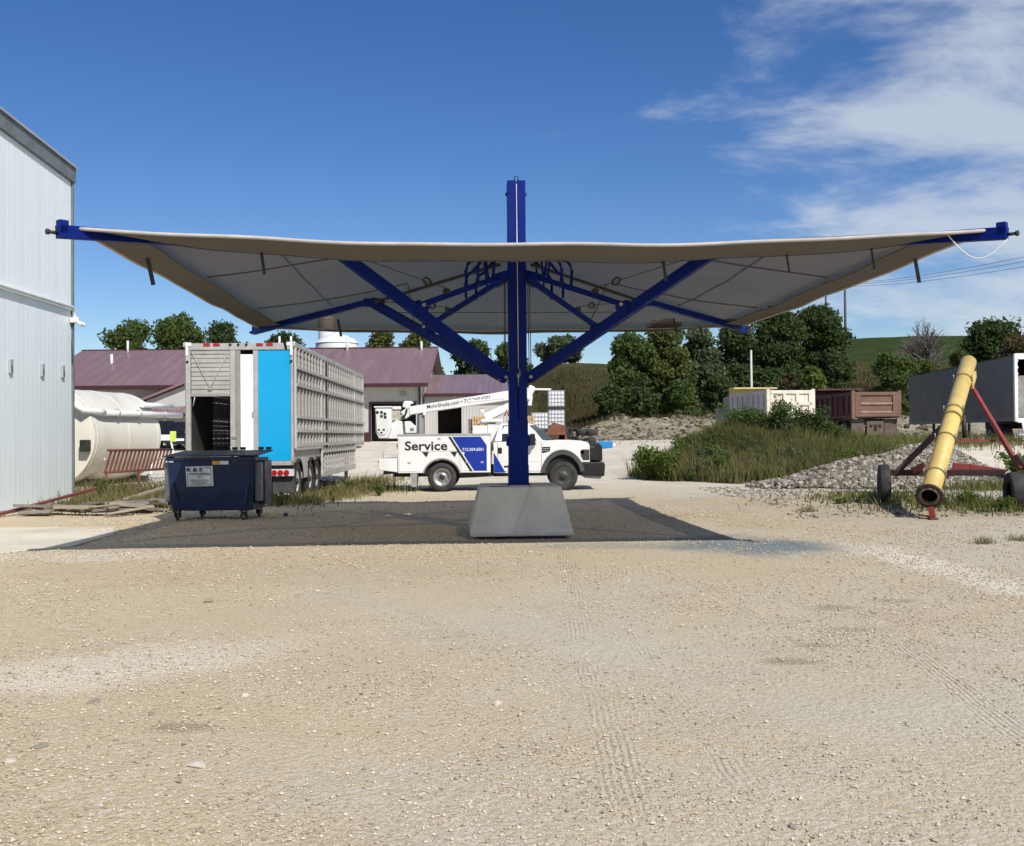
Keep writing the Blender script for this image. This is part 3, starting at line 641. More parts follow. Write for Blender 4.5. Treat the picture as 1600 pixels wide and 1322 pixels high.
# ------------------------------------------------------------------ livestock trailer
lt = thing('livestock_trailer', 'long aluminium livestock trailer with bright blue rear panel behind the dumpster', 'trailer', (-6.85, 25.65, 0), R(1.5))
TW, TL, TT = 1.345, 14.4, 4.04
BLU = pm('sky_blue_panel', (.0, .335, .66), (.0, .315, .62), .6, .35); WHP = pm('white_panel', (.84, .84, .83), (.78, .78, .77), 1, .4)
sec = ((0.12, 4.25, 1.36), (4.25, 11.8, .52), (11.8, TL, 1.36))        # along the trailer: start, end, floor height
rails = (3.42, 2.98, 2.17, 1.81, 1.44)
slat_levels = [3.84, 3.66, 3.53, 3.30, 3.12, 2.86, 2.70, 2.54, 2.40, 2.26, 2.04, 1.92, 1.70, 1.56]
low_levels = [1.30, 1.14, .98, .82]
pool = {}
def piece(name, key, mk, mat, loc):
    if key not in pool: pool[key] = mk().build(name, mat, lt); o = pool[key]
    else: o = share(pool[key], lt)
    o.location = loc; return o
for sd_ in (1, -1):
    X = sd_*TW
    for s0, s1, fz in sec:
        ln = s1-s0
        for z in slat_levels+(low_levels if fz < 1 else []):
            hgt = .15 if 2.2 < z < 2.9 else .105
            piece('slat', ('sl', ln, hgt), lambda: MB().box((0, ln/2, 0), (.022, ln, hgt)), ALU_D, (X-sd_*.02, s0, z))
        npst = int(round(ln/.54))
        for i in range(npst+1):
            wide = i in (0, npst)
            top = TT-.1; hgt = top-fz
            piece('side_post', ('po', wide, round(hgt, 2)), lambda: MB().box((0, 0, hgt/2), (.05, .13 if wide else .062, hgt)), ALU if not wide else pm('bright_aluminium', (.62, .61, .59), (.55, .54, .52), 2, .35, .3), (X+sd_*.018+sd_*.006*wide, s0+.03+(ln-.06)*i/npst, fz))
        for z in rails:
            piece('side_rail', ('ra', ln), lambda: MB().box((0, ln/2, 0), (.05, ln, .075)), ALU, (X+sd_*.05, s0, z))
        MB().span((X-.03, s0, fz-.05), (X+sd_*.06, s1, fz+.14)).build('floor_rail', ALU, lt, .01)
        if fz < 1: piece('side_rail', ('ra', ln), lambda: None, ALU, (X+sd_*.05, s0, 1.22))
    MB().span((X-sd_*.05, .1, 1.0), (X-sd_*.03, 4.2, 1.42)).build('fender_panel', ALU_D, lt)
    for wy in (.75, 2.65, 3.75):
        arc = [(wy+.56*math.cos(a), .52+.56*math.sin(a)) for a in [math.pi*k/12 for k in range(13)]]
        m = MB()
        for q0, q1 in zip(arc[:-1], arc[1:]): m.bar((X-sd_*.17, q0[0], q0[1]), (X-sd_*.17, q1[0], q1[1]), .36, .02, up=(1, 0, 0) if False else (0, 0, 1))
        m.build('wheel_arch', BLACK_PL, lt)
        wheel(lt, (X-sd_*.17, wy, .5), .5, .28, (sd_, 0, 0), .55, rimmat=pm('white_rim', (.6, .6, .58), (.5, .5, .48), 6, .4, .2))
    MB().span((X-sd_*.06, 1.25, .55), (X-sd_*.02, 2.1, 1.1)).build('tool_box', ALU, lt, .02)
    MB().bar((X-.02, 0, TT-.04), (X-.02, TL, TT-.04), .13, .13).build('top_rail', ALU, lt, .025)
    MB().span((X-sd_*.3, 11.3, .0), (X-sd_*.18, 11.42, .9)).build('landing_leg', ALU_D, lt, .01)
MB().span((-TW, .05, TT-.05), (TW, TL, TT-.01)).build('roof', ALU, lt)
MB().span((-TW+.05, .1, 1.2), (TW-.05, 4.25, 1.28)).span((-TW+.05, 4.25, .45), (TW-.05, 11.8, .52)).span((-TW+.05, 11.8, 1.2), (TW-.05, TL, 1.28)).build('floor', ALU_D, lt)
for z in [1.55+.22*i for i in range(11)]: MB().span((-TW+.05, TL-.05, z), (TW-.05, TL-.03, z+.15)).build('front_slat', ALU_D, lt)
for i in range(6): MB().span((-TW+.08+.5*i, TL-.03, 1.3), (-TW+.15+.5*i, TL+.02, 4)).build('front_post', ALU, lt)
INN = pm('painted_interior_shade', (.035, .032, .028), (.02, .018, .016), 2, .8)  # shade inside the trailer put into a near-black colour
for z0, z1 in ((.55, 1.5), (1.62, 1.78), (1.9, 2.05), (2.17, 2.32), (2.44, 2.6), (2.8, 4.0)): MB().span((-TW+.06, 5.2, z0), (TW-.06, 5.25, z1)).build('dark_screen_panel', INN, lt)  # added dark slotted screen, stands in for the shaded nose wall
for i in range(10): MB().span((-TW+.06+.28*i, 5.15, 1.3), (-TW+.22+.28*i, 5.2, 3.9)).build('dark_screen_bar', INN, lt)  # upright bars of the added dark screen
MB().span((-TW+.06, .1, 1.3), (-TW+.08, 2.2, 3.9)).build('side_shade_panel', INN, lt)  # added panel, darkens the inside by covering the lit left slats
MB().span((-TW+.06, .1, TT-.09), (TW-.06, 5.2, TT-.06)).build('ceiling_shade_panel', INN, lt)  # added panel that keeps the underside of the roof dark
for axy in (.75, 2.65, 3.75): MB().cyl((-1.1, axy, .5), (1.1, axy, .5), .07, n=10).build('axle', DARKF, lt)
for s_ in (-.45, .45): MB().span((s_-.06, .2, .75), (s_+.06, 4.3, 1.0)).build('frame_rail', DARKF, lt)
# rear face; px -> local x by 62 px per metre about the centre pixel 375.5
def rx(px): return (px-375.5)/62
def rz(py): return 1.65+(683-py)/62
def rp(a, b, c, d, name, mat, y0=-.03, y1=.05, bev=.006, par=None): return MB().span((rx(a), y0, rz(d)), (rx(b), y1, rz(c))).build(name, mat, par or lt, bev)
rp(292.5, 458.5, 535.5, 546, 'header', ALU, -.05, .06); rp(292.5, 299.5, 546, 727, 'corner_post', ALU, -.05, .06); rp(455, 458.5, 546, 727, 'corner_post', ALU, -.05, .06)
rp(361, 369, 546, 712, 'door_column', ALU, -.04, .03); rp(369.3, 376.5, 546, 712, 'door_column', ALU_D, -.03, .03); rp(396.5, 404, 546, 712, 'door_column', ALU, -.03, .05)
rp(376.5, 396.5, 553, 712, 'white_strip_panel', WHP, -.015, .02); rp(404, 455, 546, 719.5, 'blue_panel', BLU, -.022, .02)
rp(299.5, 361, 706, 727, 'sill', ALU_D, -.03, .05); rp(361, 458.5, 720, 727, 'sill', ALU, -.05, .05); rp(292.5, 458.5, 733, 744, 'bumper_beam', pm('pale_bumper', (.6, .59, .56), (.5, .49, .46), 3, .5), -.03, .08)
rp(292.5, 458.5, 727, 733, 'shadow_gap', DARKF, .03, .08)
m = 15
for i in range(10):
    y0 = 546+i*6.9; o_ = MB().span((rx(300), -.02+(.012 if i % 2 else 0), rz(y0+6.3)), (rx(360.5), .02, rz(y0))).build('shutter_slat', ALU, lt, .012)
rp(299.5, 361, 614, 618.5, 'shutter_bar', ALU_D, -.04, .02)
MB().tube([(rx(302), -.04, rz(549)), (rx(330), -.05, rz(606)), (rx(358), -.04, rz(549))], .012, 6).build('pull_rope', pm('tan_rope', (.45, .41, .33), None, 9, .9), lt)
MB().box((rx(330), -.05, rz(607)), (.1, .03, .05)).build('latch', ALU_D, lt, .01)
MB().tube([(rx(303), -.03, rz(634)), (rx(306), -.03, rz(619))], .014, 6).build('stay', ALU, lt)
for a in (292.5, 449): MB().span((rx(a), -.075, rz(540)), (rx(a+9), -.05, rz(534.5))).span((rx(a if a < 300 else a+5.5), -.075, rz(555)), (rx(a+3.5 if a < 300 else a+9), -.05, rz(540))).build('corner_cap', WHP, lt, .012)
for px in (325, 340, 407, 422.5): MB().box((rx(px), -.055, rz(537.5+.5)), (.17, .03, .075)).build('marker_light', REDL, lt, .03)
for px in (361.5, 374, 386.5): MB().cyl((rx(px), -.05, rz(538)), (rx(px), -.075, rz(538)), .032, n=12).build('marker_light', BLACK_PL, lt)
for px in (295, 456): MB().cyl((rx(px), -.05, rz(564.5)), (rx(px), -.065, rz(564.5)), .035, n=12).build('reflector', BLACK_PL, lt)
for px in (428.5, 438, 447.5, 302, 311.5, 321): MB().cyl((rx(px), -.03, rz(738.5)), (rx(px), -.055, rz(738.5)), .07, n=18).build('tail_light', REDL, lt)
for a, c in ((424, 458), (293, 327)):
    f_ = rp(a, c, 745, 777, 'mud_flap', pm('mud_flap_rubber', (.03, .03, .032), (.055, .053, .05), 4, .7), .12, .135, 0)
    text('TRAIL', .36, .06, WINK, f_, frame((rx(a)+.1, .115, rz(775)), (1, 0, 0), (0, 0, 1)), bold=.01)
rp(363, 371, 680, 684.5, 'door_latch', ALU_D, -.07, -.03); rp(395, 397, 642, 650, 'hinge', ALU, -.06, -.02)

# ------------------------------------------------------------------ dumpster
NAVY = pm('scuffed_navy_paint', (.006, .020, .068), (.005, .013, .042), 2.5, .42, 0, .08, 12, dirt=(.025, .035, .05), dscale=2.2, damt=.6, spec=.3)
dp = thing('dumpster', 'dark navy steel dumpster on castors with a white disposal company sign', 'dumpster', (-5.98, 20.2, 0), R(.5))
W2 = .86
rings = []
def drect(x0_, x1_, y0_, y1_, z): return [(x0_, y0_, z), (x1_, y0_, z), (x1_, y1_, z), (x0_, y1_, z)]
MB().loft([drect(-W2+.07, W2-.06, .09, 1.10, .2), drect(-W2+.04, W2-.03, .04, 1.18, .6), drect(-W2, W2, 0, 1.25, 1.24)]).build('bin_body', NAVY, dp, .015)
MB().span((-W2-.03, -.03, 1.20), (W2+.03, .05, 1.27)).build('rim_bar', NAVY, dp, .01)
MB().add([(-W2-.06, -.06, 1.275), (.02, -.06, 1.275), (.02, 1.3, 1.36), (-W2-.06, 1.3, 1.36), (-W2-.06, -.06, 1.30), (.02, -.06, 1.30), (.02, 1.3, 1.385), (-W2-.06, 1.3, 1.385)], [(0, 3, 2, 1), (4, 5, 6, 7), (0, 1, 5, 4), (1, 2, 6, 5), (2, 3, 7, 6), (3, 0, 4, 7)]).build('lid', BLACK_PL, dp, .008)
MB().add([(.03, -.05, 1.275), (W2+.08, -.05, 1.28), (W2+.08, 1.3, 1.36), (.03, 1.3, 1.36), (.03, -.05, 1.30), (W2+.08, -.05, 1.305), (W2+.08, 1.3, 1.385), (.03, 1.3, 1.385)], [(0, 3, 2, 1), (4, 5, 6, 7), (0, 1, 5, 4), (1, 2, 6, 5), (2, 3, 7, 6), (3, 0, 4, 7)]).build('lid', BLACK_PL, dp, .008)
MB().tube([(-W2-.3, .25, 1.22), (-W2-.02, .2, 1.27), (-W2-.02, 1.1, 1.3), (-W2-.2, 1.15, 1.33)], .018, 6).build('lid_rod', ALU_D, dp)
for xx in (.15, .32, .7, .86): MB().box((xx, 1.25, 1.42), (.1, .1, .06)).build('hinge', BLACK_PL, dp, .01)
for s_ in (-1, 1):
    MB().span((s_*(W2-.02), .12, .38), (s_*(W2+.10), .34, 1.16)).build('lift_pocket', pm('worn_grey_steel', (.10, .11, .125), (.16, .17, .18), 3, .4, .3, dirt=(.04, .05, .07), damt=.7), dp, .01)
    MB().span((s_*(W2-.0), .36, .30), (s_*(W2+.12), 1.0, 1.18)).build('lift_pocket', NAVY, dp, .012)
    MB().bar((s_*(W2-.12), -.012+.03, .75), (s_*(W2-.2), .068, .32), .04, .06).build('rub_rail', NAVY, dp, .01)
for xx, yy, yaw in ((-.7, .12, .5), (-.45, .95, 0), (.62, .12, -.6), (.72, .95, .3)):
    f_ = MB().box((xx, yy, .20), (.14, .14, .03)).bar((xx-.05, yy, .2), (xx-.05, yy+.02, .07), .02, .07).bar((xx+.05, yy, .2), (xx+.05, yy+.02, .07), .02, .07).build('castor_fork', DARKF, dp)
    a_ = (math.cos(yaw), math.sin(yaw), 0); wheel(f_, (xx, yy, .085), .085, .05, a_, .5, seg=16)
def dyf(z): return .0+(1.24-z)*.06                               # front face leans in towards the bottom
sg = MB().add([(-.50, dyf(1.08)-.02, 1.08), (.035, dyf(1.08)-.02, 1.09), (.05, dyf(.7)-.035, .695), (-.48, dyf(.7)-.035, .685), (-.50, dyf(1.08)-.012, 1.08), (.035, dyf(1.08)-.012, 1.09), (.05, dyf(.7)-.028, .695), (-.48, dyf(.7)-.028, .685)], [(0, 1, 2, 3), (7, 6, 5, 4), (0, 4, 5, 1), (1, 5, 6, 2), (2, 6, 7, 3), (3, 7, 4, 0)]).build('sign', pm('white_sign', (.62, .64, .64), (.55, .57, .57), 5, .5), dp)
up = Vector((0, -.015/.385, 1)).normalized(); Y0 = lambda z: dyf(1.08)-.023-(1.08-z)*.042
def stx(s_, x_, z_, w_, h_, bo=.015): text(s_, w_, h_, INK, sg, frame((x_, Y0(z_)-.003, z_), (1, 0, 0), (0, .04, 1)), bold=bo)
stx('R & S', -.475, .985, .31, .075, .04); stx('WASTE DISPOSAL', -.43, .915, .42, .042, .02); stx('INC.', -.265, .862, .085, .034, .01); stx('DEFIANCE, IOWA', -.40, .79, .36, .036, .01); stx('712-748-3477', -.37, .74, .30, .036, .015)
for (xa, za, xb, zb2) in ((-.13, 1.062, .0, 1.062), (.0, 1.064, .018, .72), (-.45, .715, .018, .722), (-.465, .95, -.45, .715)):
    MB().bar((xa, Y0(za)-.002, za), (xb, Y0(zb2)-.002, zb2), .004, .009).build('sign_border', INK, sg)
st = MB().span((.03, -.012+.005, 1.12), (.35, .006, 1.225)).build('warning_sticker', pm('white_sticker', (.6, .62, .64), (.52, .54, .56), 12, .5), dp)
MB().span((.035, -.010, 1.125), (.185, -.008, 1.22)).build('orange_field', pm('orange_print', (.55, .27, .02), (.48, .22, .02), 9, .5), st)
MB().span((.04, -.013, 1.19), (.18, -.011, 1.212)).build('print_line', INK, st); MB().span((.2, -.010, 1.19), (.34, -.008, 1.208)).build('print_line', INK, st)
MB().span((-.83, -.012, 1.17), (-.74, .0, 1.205)).build('reflector', pm('pale_tape', (.5, .62, .66), None, 5, .4), dp); MB().span((.43, -.012, 1.18), (.52, .0, 1.22)).build('red_tape', pm('dull_red', (.18, .012, .02), None, 5, .5), dp)
cup = thing('bottle_cap', 'small dark blue plastic cap lying on shaded gravel right of the dumpster', 'cap', (-4.7, 21.1, g(-4.7, 21.1)))
MB().lathe((0, 0, 0), (0, 0, 1), [(0, .0), (0, .04), (.08, .045), (.08, .0)], 14).build('shell', pm('blue_plastic', (.005, .015, .12), None, 5, .4), cup)

# ------------------------------------------------------------------ service truck
TX, TY = -.6, 31.2
tr = thing('service_truck', 'white service truck with blue stripes and a folded bucket boom behind the blue post', 'truck', (TX, TY, 0))
NF = -1.1                                                        # near face, local y
def tp(px, py): return ((px-800)/52.8-TX, (767.3-py)/52.8)       # on the near side plane
def tc_(px, py): return ((px-800)/51.0-TX, 1.65+(680-py)/51.0)   # on the centre plane
def poly(pts, d, y0, name, mat, bev=0., par=None, f=tp): return MB().prism([f(*p) for p in pts], d, 'xz', y0).build(name, mat, par or tr, bev)
def arc(cx, cy, r, a0, a1, n=14, k=1.): return [(cx+r*math.cos(R(a0+(a1-a0)*i/n)), cy-k*r*math.sin(R(a0+(a1-a0)*i/n))) for i in range(n+1)]
# utility body, both sides
BODY = [(621.5, 738), (621.5, 680), (766, 680), (766, 738)]+arc(690, 746, 29, 16, 164)
for y0, d in ((NF, .52), (.58, .52)): poly(BODY, d, y0, 'utility_body', WHITE_P, .012)
poly([(621.5, 712), (766, 712), (766, 700), (621.5, 700)], 1.16, NF+.52, 'bed_floor', pm('grey_bed', (.3, .3, .29)), 0)
poly([(762, 730), (766, 730), (766, 682), (762, 682)], 1.16, NF+.52, 'bulkhead', WHITE_P)
GREYT = pm('grey_tread_plate', (.45, .45, .43), (.36, .36, .34), 6, .45, .4)
for y0 in (NF-.01, .58): poly([(621, 680.5), (766.5, 680.5), (766.5, 677), (621, 677)], .53, y0, 'top_tread', GREYT, .006)
for a, c, e, f_ in ((623.5, 655, 682.5, 735.5), (656, 716.5, 682.5, 704), (717.5, 741.5, 682.5, 735), (742.5, 763.5, 682.5, 735)):
    pl = [(a, f_), (a, e), (c, e), (c, f_)]
    if a == 623.5: pl = [(a, f_), (a, e), (c, e), (c, 722), (656-.8, 735.5)]
    if a == 717.5: pl = [(721.5, f_), (717.5, 718), (a, e), (c, e), (c, f_)]
    dd = poly(pl, .012, NF-.012, 'compartment_door', WHITE_P, .004)
    cx_ = (a+c)/2; MB().box((*[tp(cx_, 0)[0]], NF-.018, tp(0, 722 if f_ > 710 else 684.5)[1]), (.09, .012, .05)).build('door_latch', GREYT, dd, .01)
TB = pm('truck_blue_vinyl', (.006, .03, .30), (.005, .026, .27), 3, .3)
def decal(pts, name, mat, off=.0155): return poly(pts, .003, NF-off, name, mat)
decal([(706.6, 682), (751, 682), (760.3, 695.5), (760.3, 735), (740.4, 735)], 'blue_stripe', TB)
decal([(700.3, 682), (704.6, 682), (738.4, 735.6), (734, 735.6)], 'black_stripe', INK)
for a in (659.3, 703.6): decal([(a, 705.2), (a+10.8, 705.2), (a+6.8, 713.8)], 'black_wedge', INK, .008)
def ttext(s_, px, py, w_, h_, mat, bo=0., off=.0185, ang=0., f=tp, y=None):
    x_, z_ = f(px, py); text(s_, w_/52.8, h_/52.8, mat, tr, frame((x_, (NF-off) if y is None else y, z_), (math.cos(ang), 0, math.sin(ang)), (-math.sin(ang), 0, math.cos(ang))), bold=bo)
ttext('Service', 632.5, 702.2, 66.5, 14.0, INK, .022); ttext('712.269.6501', 722.3, 704, 33, 4.6, WINK, .008)
MB().box((tp(724, 708)[0], NF-.017, tp(0, 707.5)[1]), (.05, .003, .06)).build('arrow_mark', WINK, tr)
poly(arc(690, 746, 31, 14, 166)+arc(690, 746, 28.6, 166, 14), .03, NF-.02, 'wheel_flare', pm('flare_grey', (.2, .2, .2)), 0)
poly([(x_, y_) for x_, y_ in arc(690, 746, 28, 10, 170)], 1.9, NF+.15, 'wheel_well', BLACK)
# rear step, rail, flaps
poly([(590.5, 733), (590.5, 716), (621, 714.5), (621, 737)], 2.1, NF+.05, 'rear_bumper', WHITE_P, .02)
poly([(597, 741), (599, 730), (621, 733), (621, 738)], .1, NF+.12, 'hitch_bracket', DARKF)
MB().cyl((tp(590.5, 0)[0]+.0, NF+.03, tp(0, 720)[1]), (tp(590.5, 0)[0]+.02, NF+.03, tp(0, 720)[1]), .04).build('reflector', REDL, tr)
MB().tube([(*[tp(598, 0)[0]], NF+.1, tp(0, 714)[1]), (tp(598.5, 0)[0], NF+.1, tp(0, 695)[1]), (tp(601, 0)[0], NF+.1, tp(0, 690.5)[1]), (tp(617, 0)[0], NF+.1, tp(0, 690)[1]), (tp(620, 0)[0], NF+.1, tp(0, 693)[1]), (tp(620.5, 0)[0], NF+.1, tp(0, 700)[1])], .02, 8).build('grab_rail', WHITE_P, tr)
poly([(640.5, 738), (651.5, 738), (650, 759.5), (642.5, 759.5)], .5, NF+.02, 'mud_flap', pm('grey_flap', (.3, .3, .3), (.22, .22, .21), 4, .7))
# chassis
for y0 in (-.48, .36): poly([(610, 745), (610, 736), (930, 736), (930, 745)], .12, y0, 'frame_rail', DARKF)
poly([(716, 747), (716, 737), (768, 737), (768, 745)], 1.7, NF+.25, 'fuel_tank', DARKF, .02)
poly([(770, 745), (775, 739), (850, 739), (846, 744)], 1.7, NF+.2, 'running_board', BLACK_PL, .01)
for cx_, deep in ((690, .55), (880, -.1)):
    for sd_ in (-1, 1):
        yy = sd_*(1.1-.13) if cx_ == 690 else sd_*.93
        wheel(tr, (tp(cx_, 0)[0], yy, .425), .425, .24, (0, sd_, 0), .6, deep, STEEL if cx_ == 690 else pm('dark_rim', (.03, .03, .03), (.06, .06, .055), 5, .5, .2))
        if cx_ == 690: wheel(tr, (tp(cx_, 0)[0], sd_*.68, .425), .425, .24, (0, sd_, 0), .6, 0)
    MB().cyl((tp(cx_, 0)[0], -.9, .43), (tp(cx_, 0)[0], .9, .43), .09).build('axle', DARKF, tr)
wx = tp(745, 0)[0]
MB().cyl((wx, -.4, .62), (wx+1.2, -.4, .62), .16).build('exhaust', DARKF, tr)
# cab
CAB = [(771, 739), (771, 691), (800, 690), (866, 688.5), (893, 688.5), (910, 690), (919, 692.5), (921.5, 697), (921.5, 723), (906, 723), (906.5, 738)]+arc(879, 746, 29, 16, 168, 14, 1.22)+[(850, 739.5)]
WB = 1.0
m = MB().prism([tp(*p) for p in CAB], 2*WB, 'xz', -WB).build('cab_body', WHITE_P, tr, .045, 3)
poly([(840, 738), (900, 738), (912, 724), (912, 700), (840, 700)], 1.5, -.75, 'engine_bay', BLACK)
poly(arc(879, 746, 28.5, 6, 174, 14, 1.22), 1.84, -.92, 'wheel_well', BLACK)
def T3(px, py, y): x_, z_ = tp(px, py); return Vector((x_, y, z_))
yb, yt = .97, .74
def cring(xr, xs_, xc, py, ys, yc): return [T3(xr, py, -ys), T3(xs_, py, -ys), T3(xc, py, -yc), T3(xc, py, yc), T3(xs_, py, ys), T3(xr, py, ys)]
A = cring(772, 846, 865, 690, yb, .5); B = cring(777, 833, 850, 673, .89, .48); C = cring(782, 823, 830, 661.5, yt, .42)
MB().loft([A, B, C]).build('cab_roof', WHITE_P, tr, .035, 3)
def onside(px, py, off=.012):
    """point on the sloped near cab side"""
    z_ = tp(0, py)[1]; zA, zB, zC = A[0].z, B[0].z, C[0].z
    if z_ < zB: y_ = -yb+(yb-.88)*(z_-zA)/(zB-zA)
    else: y_ = -.88+(.88-yt)*(z_-zB)/(zC-zB)
    return Vector((tp(px, 0)[0], y_-off, z_))
def sidepane(pts, name, mat, off=.012, par=None, mirror=True):
    vs = [onside(*p, off) for p in pts]; n_ = len(vs)
    inn = [v+Vector((0, .02, 0)) for v in vs]; fs = [tuple(range(n_)), tuple(range(2*n_-1, n_-1, -1))]+[(i, i+n_, (i+1) % n_+n_, (i+1) % n_) for i in range(n_)]
    o = MB().add(vs+inn, fs).build(name, mat, par or tr)
    if mirror: MB().add([Vector((v.x, -v.y, v.z)) for v in vs+inn], fs).build(name, mat, par or tr)
    return o
sidepane([(784, 691), (784.5, 672), (786, 664.5), (812, 664.5), (814, 691)], 'side_window', GLASS)
sidepane([(817, 691), (817, 672), (818, 665), (821, 665), (830, 675), (840, 691)], 'side_window', GLASS)
sidepane([(814, 691.5), (812, 664.5), (818, 664.5), (817, 691.5)], 'window_pillar', BLACK_PL, .016)
WSG = glass('tinted_windshield', (.03, .045, .045))
def facet(i0, i1, ins, name):
    """glass proud of a cab facet between ring points i0 and i1"""
    q = [A[i0]*.9+B[i0]*.1, A[i1]*.9+B[i1]*.1, B[i1], B[i0], C[i1]*.72+B[i1]*.28, C[i0]*.72+B[i0]*.28]
    c = sum(q, Vector())/6; nrm = (q[1]-q[0]).cross(q[3]-q[0]).normalized(); nrm = nrm if nrm.x > 0 else -nrm
    q = [c_ + nrm*.014 for c_ in q]
    for a_, b_, k in ((0, 1, ins[0]), (3, 2, ins[0]), (5, 4, ins[0])): q[a_] = q[a_].lerp(q[b_], k)
    for a_, b_, k in ((0, 1, ins[1]), (3, 2, ins[1]), (5, 4, ins[1])): q[b_] = q[b_].lerp(q[a_], k)
    MB().add(q, [(0, 1, 2, 3), (3, 2, 4, 5)]).build(name, WSG, tr)
facet(1, 2, (.16, 0), 'windshield'); facet(2, 3, (0, 0), 'windshield'); facet(3, 4, (0, .16), 'windshield')
MB().bar(T3(858, 688.2, -.8), T3(858, 688.2, .8), .3, .03).build('cowl', BLACK_PL, tr)
def body_plate(pts, name, mat, off=.006, bev=.0, dep=.02): return MB().prism([tp(*p) for p in pts], dep, 'xz', -WB-off).build(name, mat, tr, bev)
body_plate([(771.3, 707), (789.3, 738.5), (771.3, 738.5)], 'blue_stripe', TB, .004)
for a in (777, 845.5): body_plate([(a, 737), (a, 692), (a+.5, 692), (a+.5, 737)], 'door_gap', BLACK, .003)
body_plate([(777, 737), (777, 736.5), (846, 736.5), (846, 737)], 'door_gap', BLACK, .003)
body_plate([(777, 722.2), (777, 721.6), (846, 721.6), (846, 722.2)], 'crease_trim', pm('light_grey_trim', (.55, .55, .54)), .004)
body_plate([(787, 728), (798, 728), (798, 730.5), (787, 730.5)], 'side_moulding', BLACK_PL, .012)
body_plate([(778, 708.5), (778, 699.5), (784, 699.5), (784, 708.5)], 'door_handle', BLACK_PL, .02, .006, .03)
bd = body_plate([(847, 709), (847, 699), (860, 699), (859, 706)], 'fender_vent', BLACK_PL, .008, .004)
for k in range(2): MB().prism([tp(848.5, 702+k*3), tp(858, 702+k*3), tp(858, 701+k*3), tp(848.5, 701+k*3)], .006, 'xz', -WB-.014).build('vent_bar', GREYT, bd)
body_plate(arc(879, 746, 35, 12, 170, 18, 1.22)+arc(879, 746, 28.4, 170, 12, 18, 1.22), 'wheel_flare', pm('flare_dark', (.045, .046, .048), (.06, .06, .06), 5, .5), .05, .012, .1)
MB().box((tp(832, 0)[0], -1.2, tp(0, 687)[1]), (.16, .2, .34)).box((tp(834, 0)[0], -1.05, tp(0, 694)[1]), (.12, .2, .08)).build('mirror', BLACK_PL, tr, .03)
MB().box((tp(832, 0)[0], 1.2, tp(0, 687)[1]), (.16, .2, .34)).build('mirror', BLACK_PL, tr, .03)
# nose
poly([(921, 722), (921, 695), (924, 692.5), (938, 693.5), (942.5, 699), (943, 722)], 1.4, -.7, 'grille', BLACK_PL, .03)
poly([(921.6, 722), (921.6, 697), (930, 698), (934, 722)], 1.8, -.9, 'grille_surround', BLACK_PL, .03)
for k in range(3): poly([(941.5, 702+k*6), (943.2, 702+k*6), (943.2, 699+k*6), (941.5, 699+k*6)], 1.05, -.525, 'grille_bar', pm('dark_chrome', (.1, .1, .1), None, 3, .3, .6), .004)
for s_ in (-1, 1):
    y0 = -WB-.02 if s_ < 0 else .62
    poly([(921, 720), (921, 703.5), (909.5, 703.5), (906.5, 706), (908, 714), (911, 720)], .4, y0, 'headlight', pm('headlight_lens', (.02, .02, .022), (.06, .06, .06), 14, .1), .012)
    poly([(907, 705), (912.5, 705), (912.5, 711), (907.6, 711)], .39, y0-.006*(s_ < 0)+.006, 'turn_signal', pm('amber_lens', (.5, .12, .015), None, 9, .2), .004)
    poly([(932, 721), (930, 701), (921.6, 699), (921.6, 721)], .36, -.95 if s_ < 0 else .59, 'headlight_surround', BLACK_PL, .02)
poly([(903, 723), (944, 723), (945.5, 730), (944, 746), (910, 744), (905, 735)], 2.06, -1.03, 'front_bumper', BLACK_PL, .04)
poly([(908, 741), (942, 744), (938, 750.5), (914, 748.5)], 1.9, -.95, 'air_dam', pm('grey_dam', (.22, .22, .22), (.3, .3, .29), 5, .6), .02)
poly([(944, 736), (945.6, 736), (945.6, 727), (944, 727)], .3, -.15, 'licence_plate', WHITE_P)
poly([(930, 735), (941, 736), (941, 729), (930, 729)], .03, -1.035, 'fog_recess', BLACK)
# boom: turret, lower boom, elbow, upper boom, jib and bucket
def bp(a, b, w_, h_, name, mat=WHITE_P, y=0., bev=.02, h2=None):
    p, q = tc_(*a), tc_(*b); return MB().bar((p[0], y, p[1]), (q[0], y, q[1]), w_, h_, h2=h2).build(name, mat, tr, bev)
bp((775, 704), (775, 662), .5, .46, 'pedestal'); bp((752, 657), (786, 657), .62, .1, 'turntable')
bp((762, 662), (762, 657), .5, .3, 'turntable_housing')
bp((758, 652), (828, 620), .24, .24, 'lower_boom', h2=.2); bp((640, 640.5), (826, 613.5), .26, .25, 'upper_boom', h2=.30)
bp((770, 653), (805, 634), .1, .09, 'lift_cylinder', GREYT); bp((731, 627), (790, 622), .08, .07, 'boom_hose_guard', WHITE_P, -.1)
bp((823, 624), (833, 604), .34, .22, 'elbow', bev=.04); bp((832, 608.5), (862, 609), .07, .06, 'link_bar'); bp((828, 634), (830, 618), .12, .2, 'elbow_link')
bp((658.5, 677), (658.5, 643), .14, .12, 'boom_rest', pm('grey_rest', (.28, .28, .27)), bev=.01); MB().box((tc_(664, 0)[0], -.1, tc_(0, 645.5)[1]), (.09, .1, .09)).build('rest_lamp', WHITE_P, tr, .01)
a_ = math.atan2(27, 186); q = tc_(668.5, 637.8)
text('MohrShade.com \u2022 712.269.6501', 99/51, 5.9/51, INK, tr, frame((q[0], -.135, q[1]), (math.cos(a_), 0, math.sin(a_)), (-math.sin(a_), 0, math.cos(a_))), bold=.004)
bp((630, 648), (641, 640), .2, .26, 'boom_tip', bev=.04); bp((634, 636), (637, 627), .16, .22, 'jib_base', bev=.03)
q = [tc_(*p) for p in ((632, 636), (631, 627), (634, 625), (644, 625.5), (647, 629), (643, 629.5), (640, 634))]
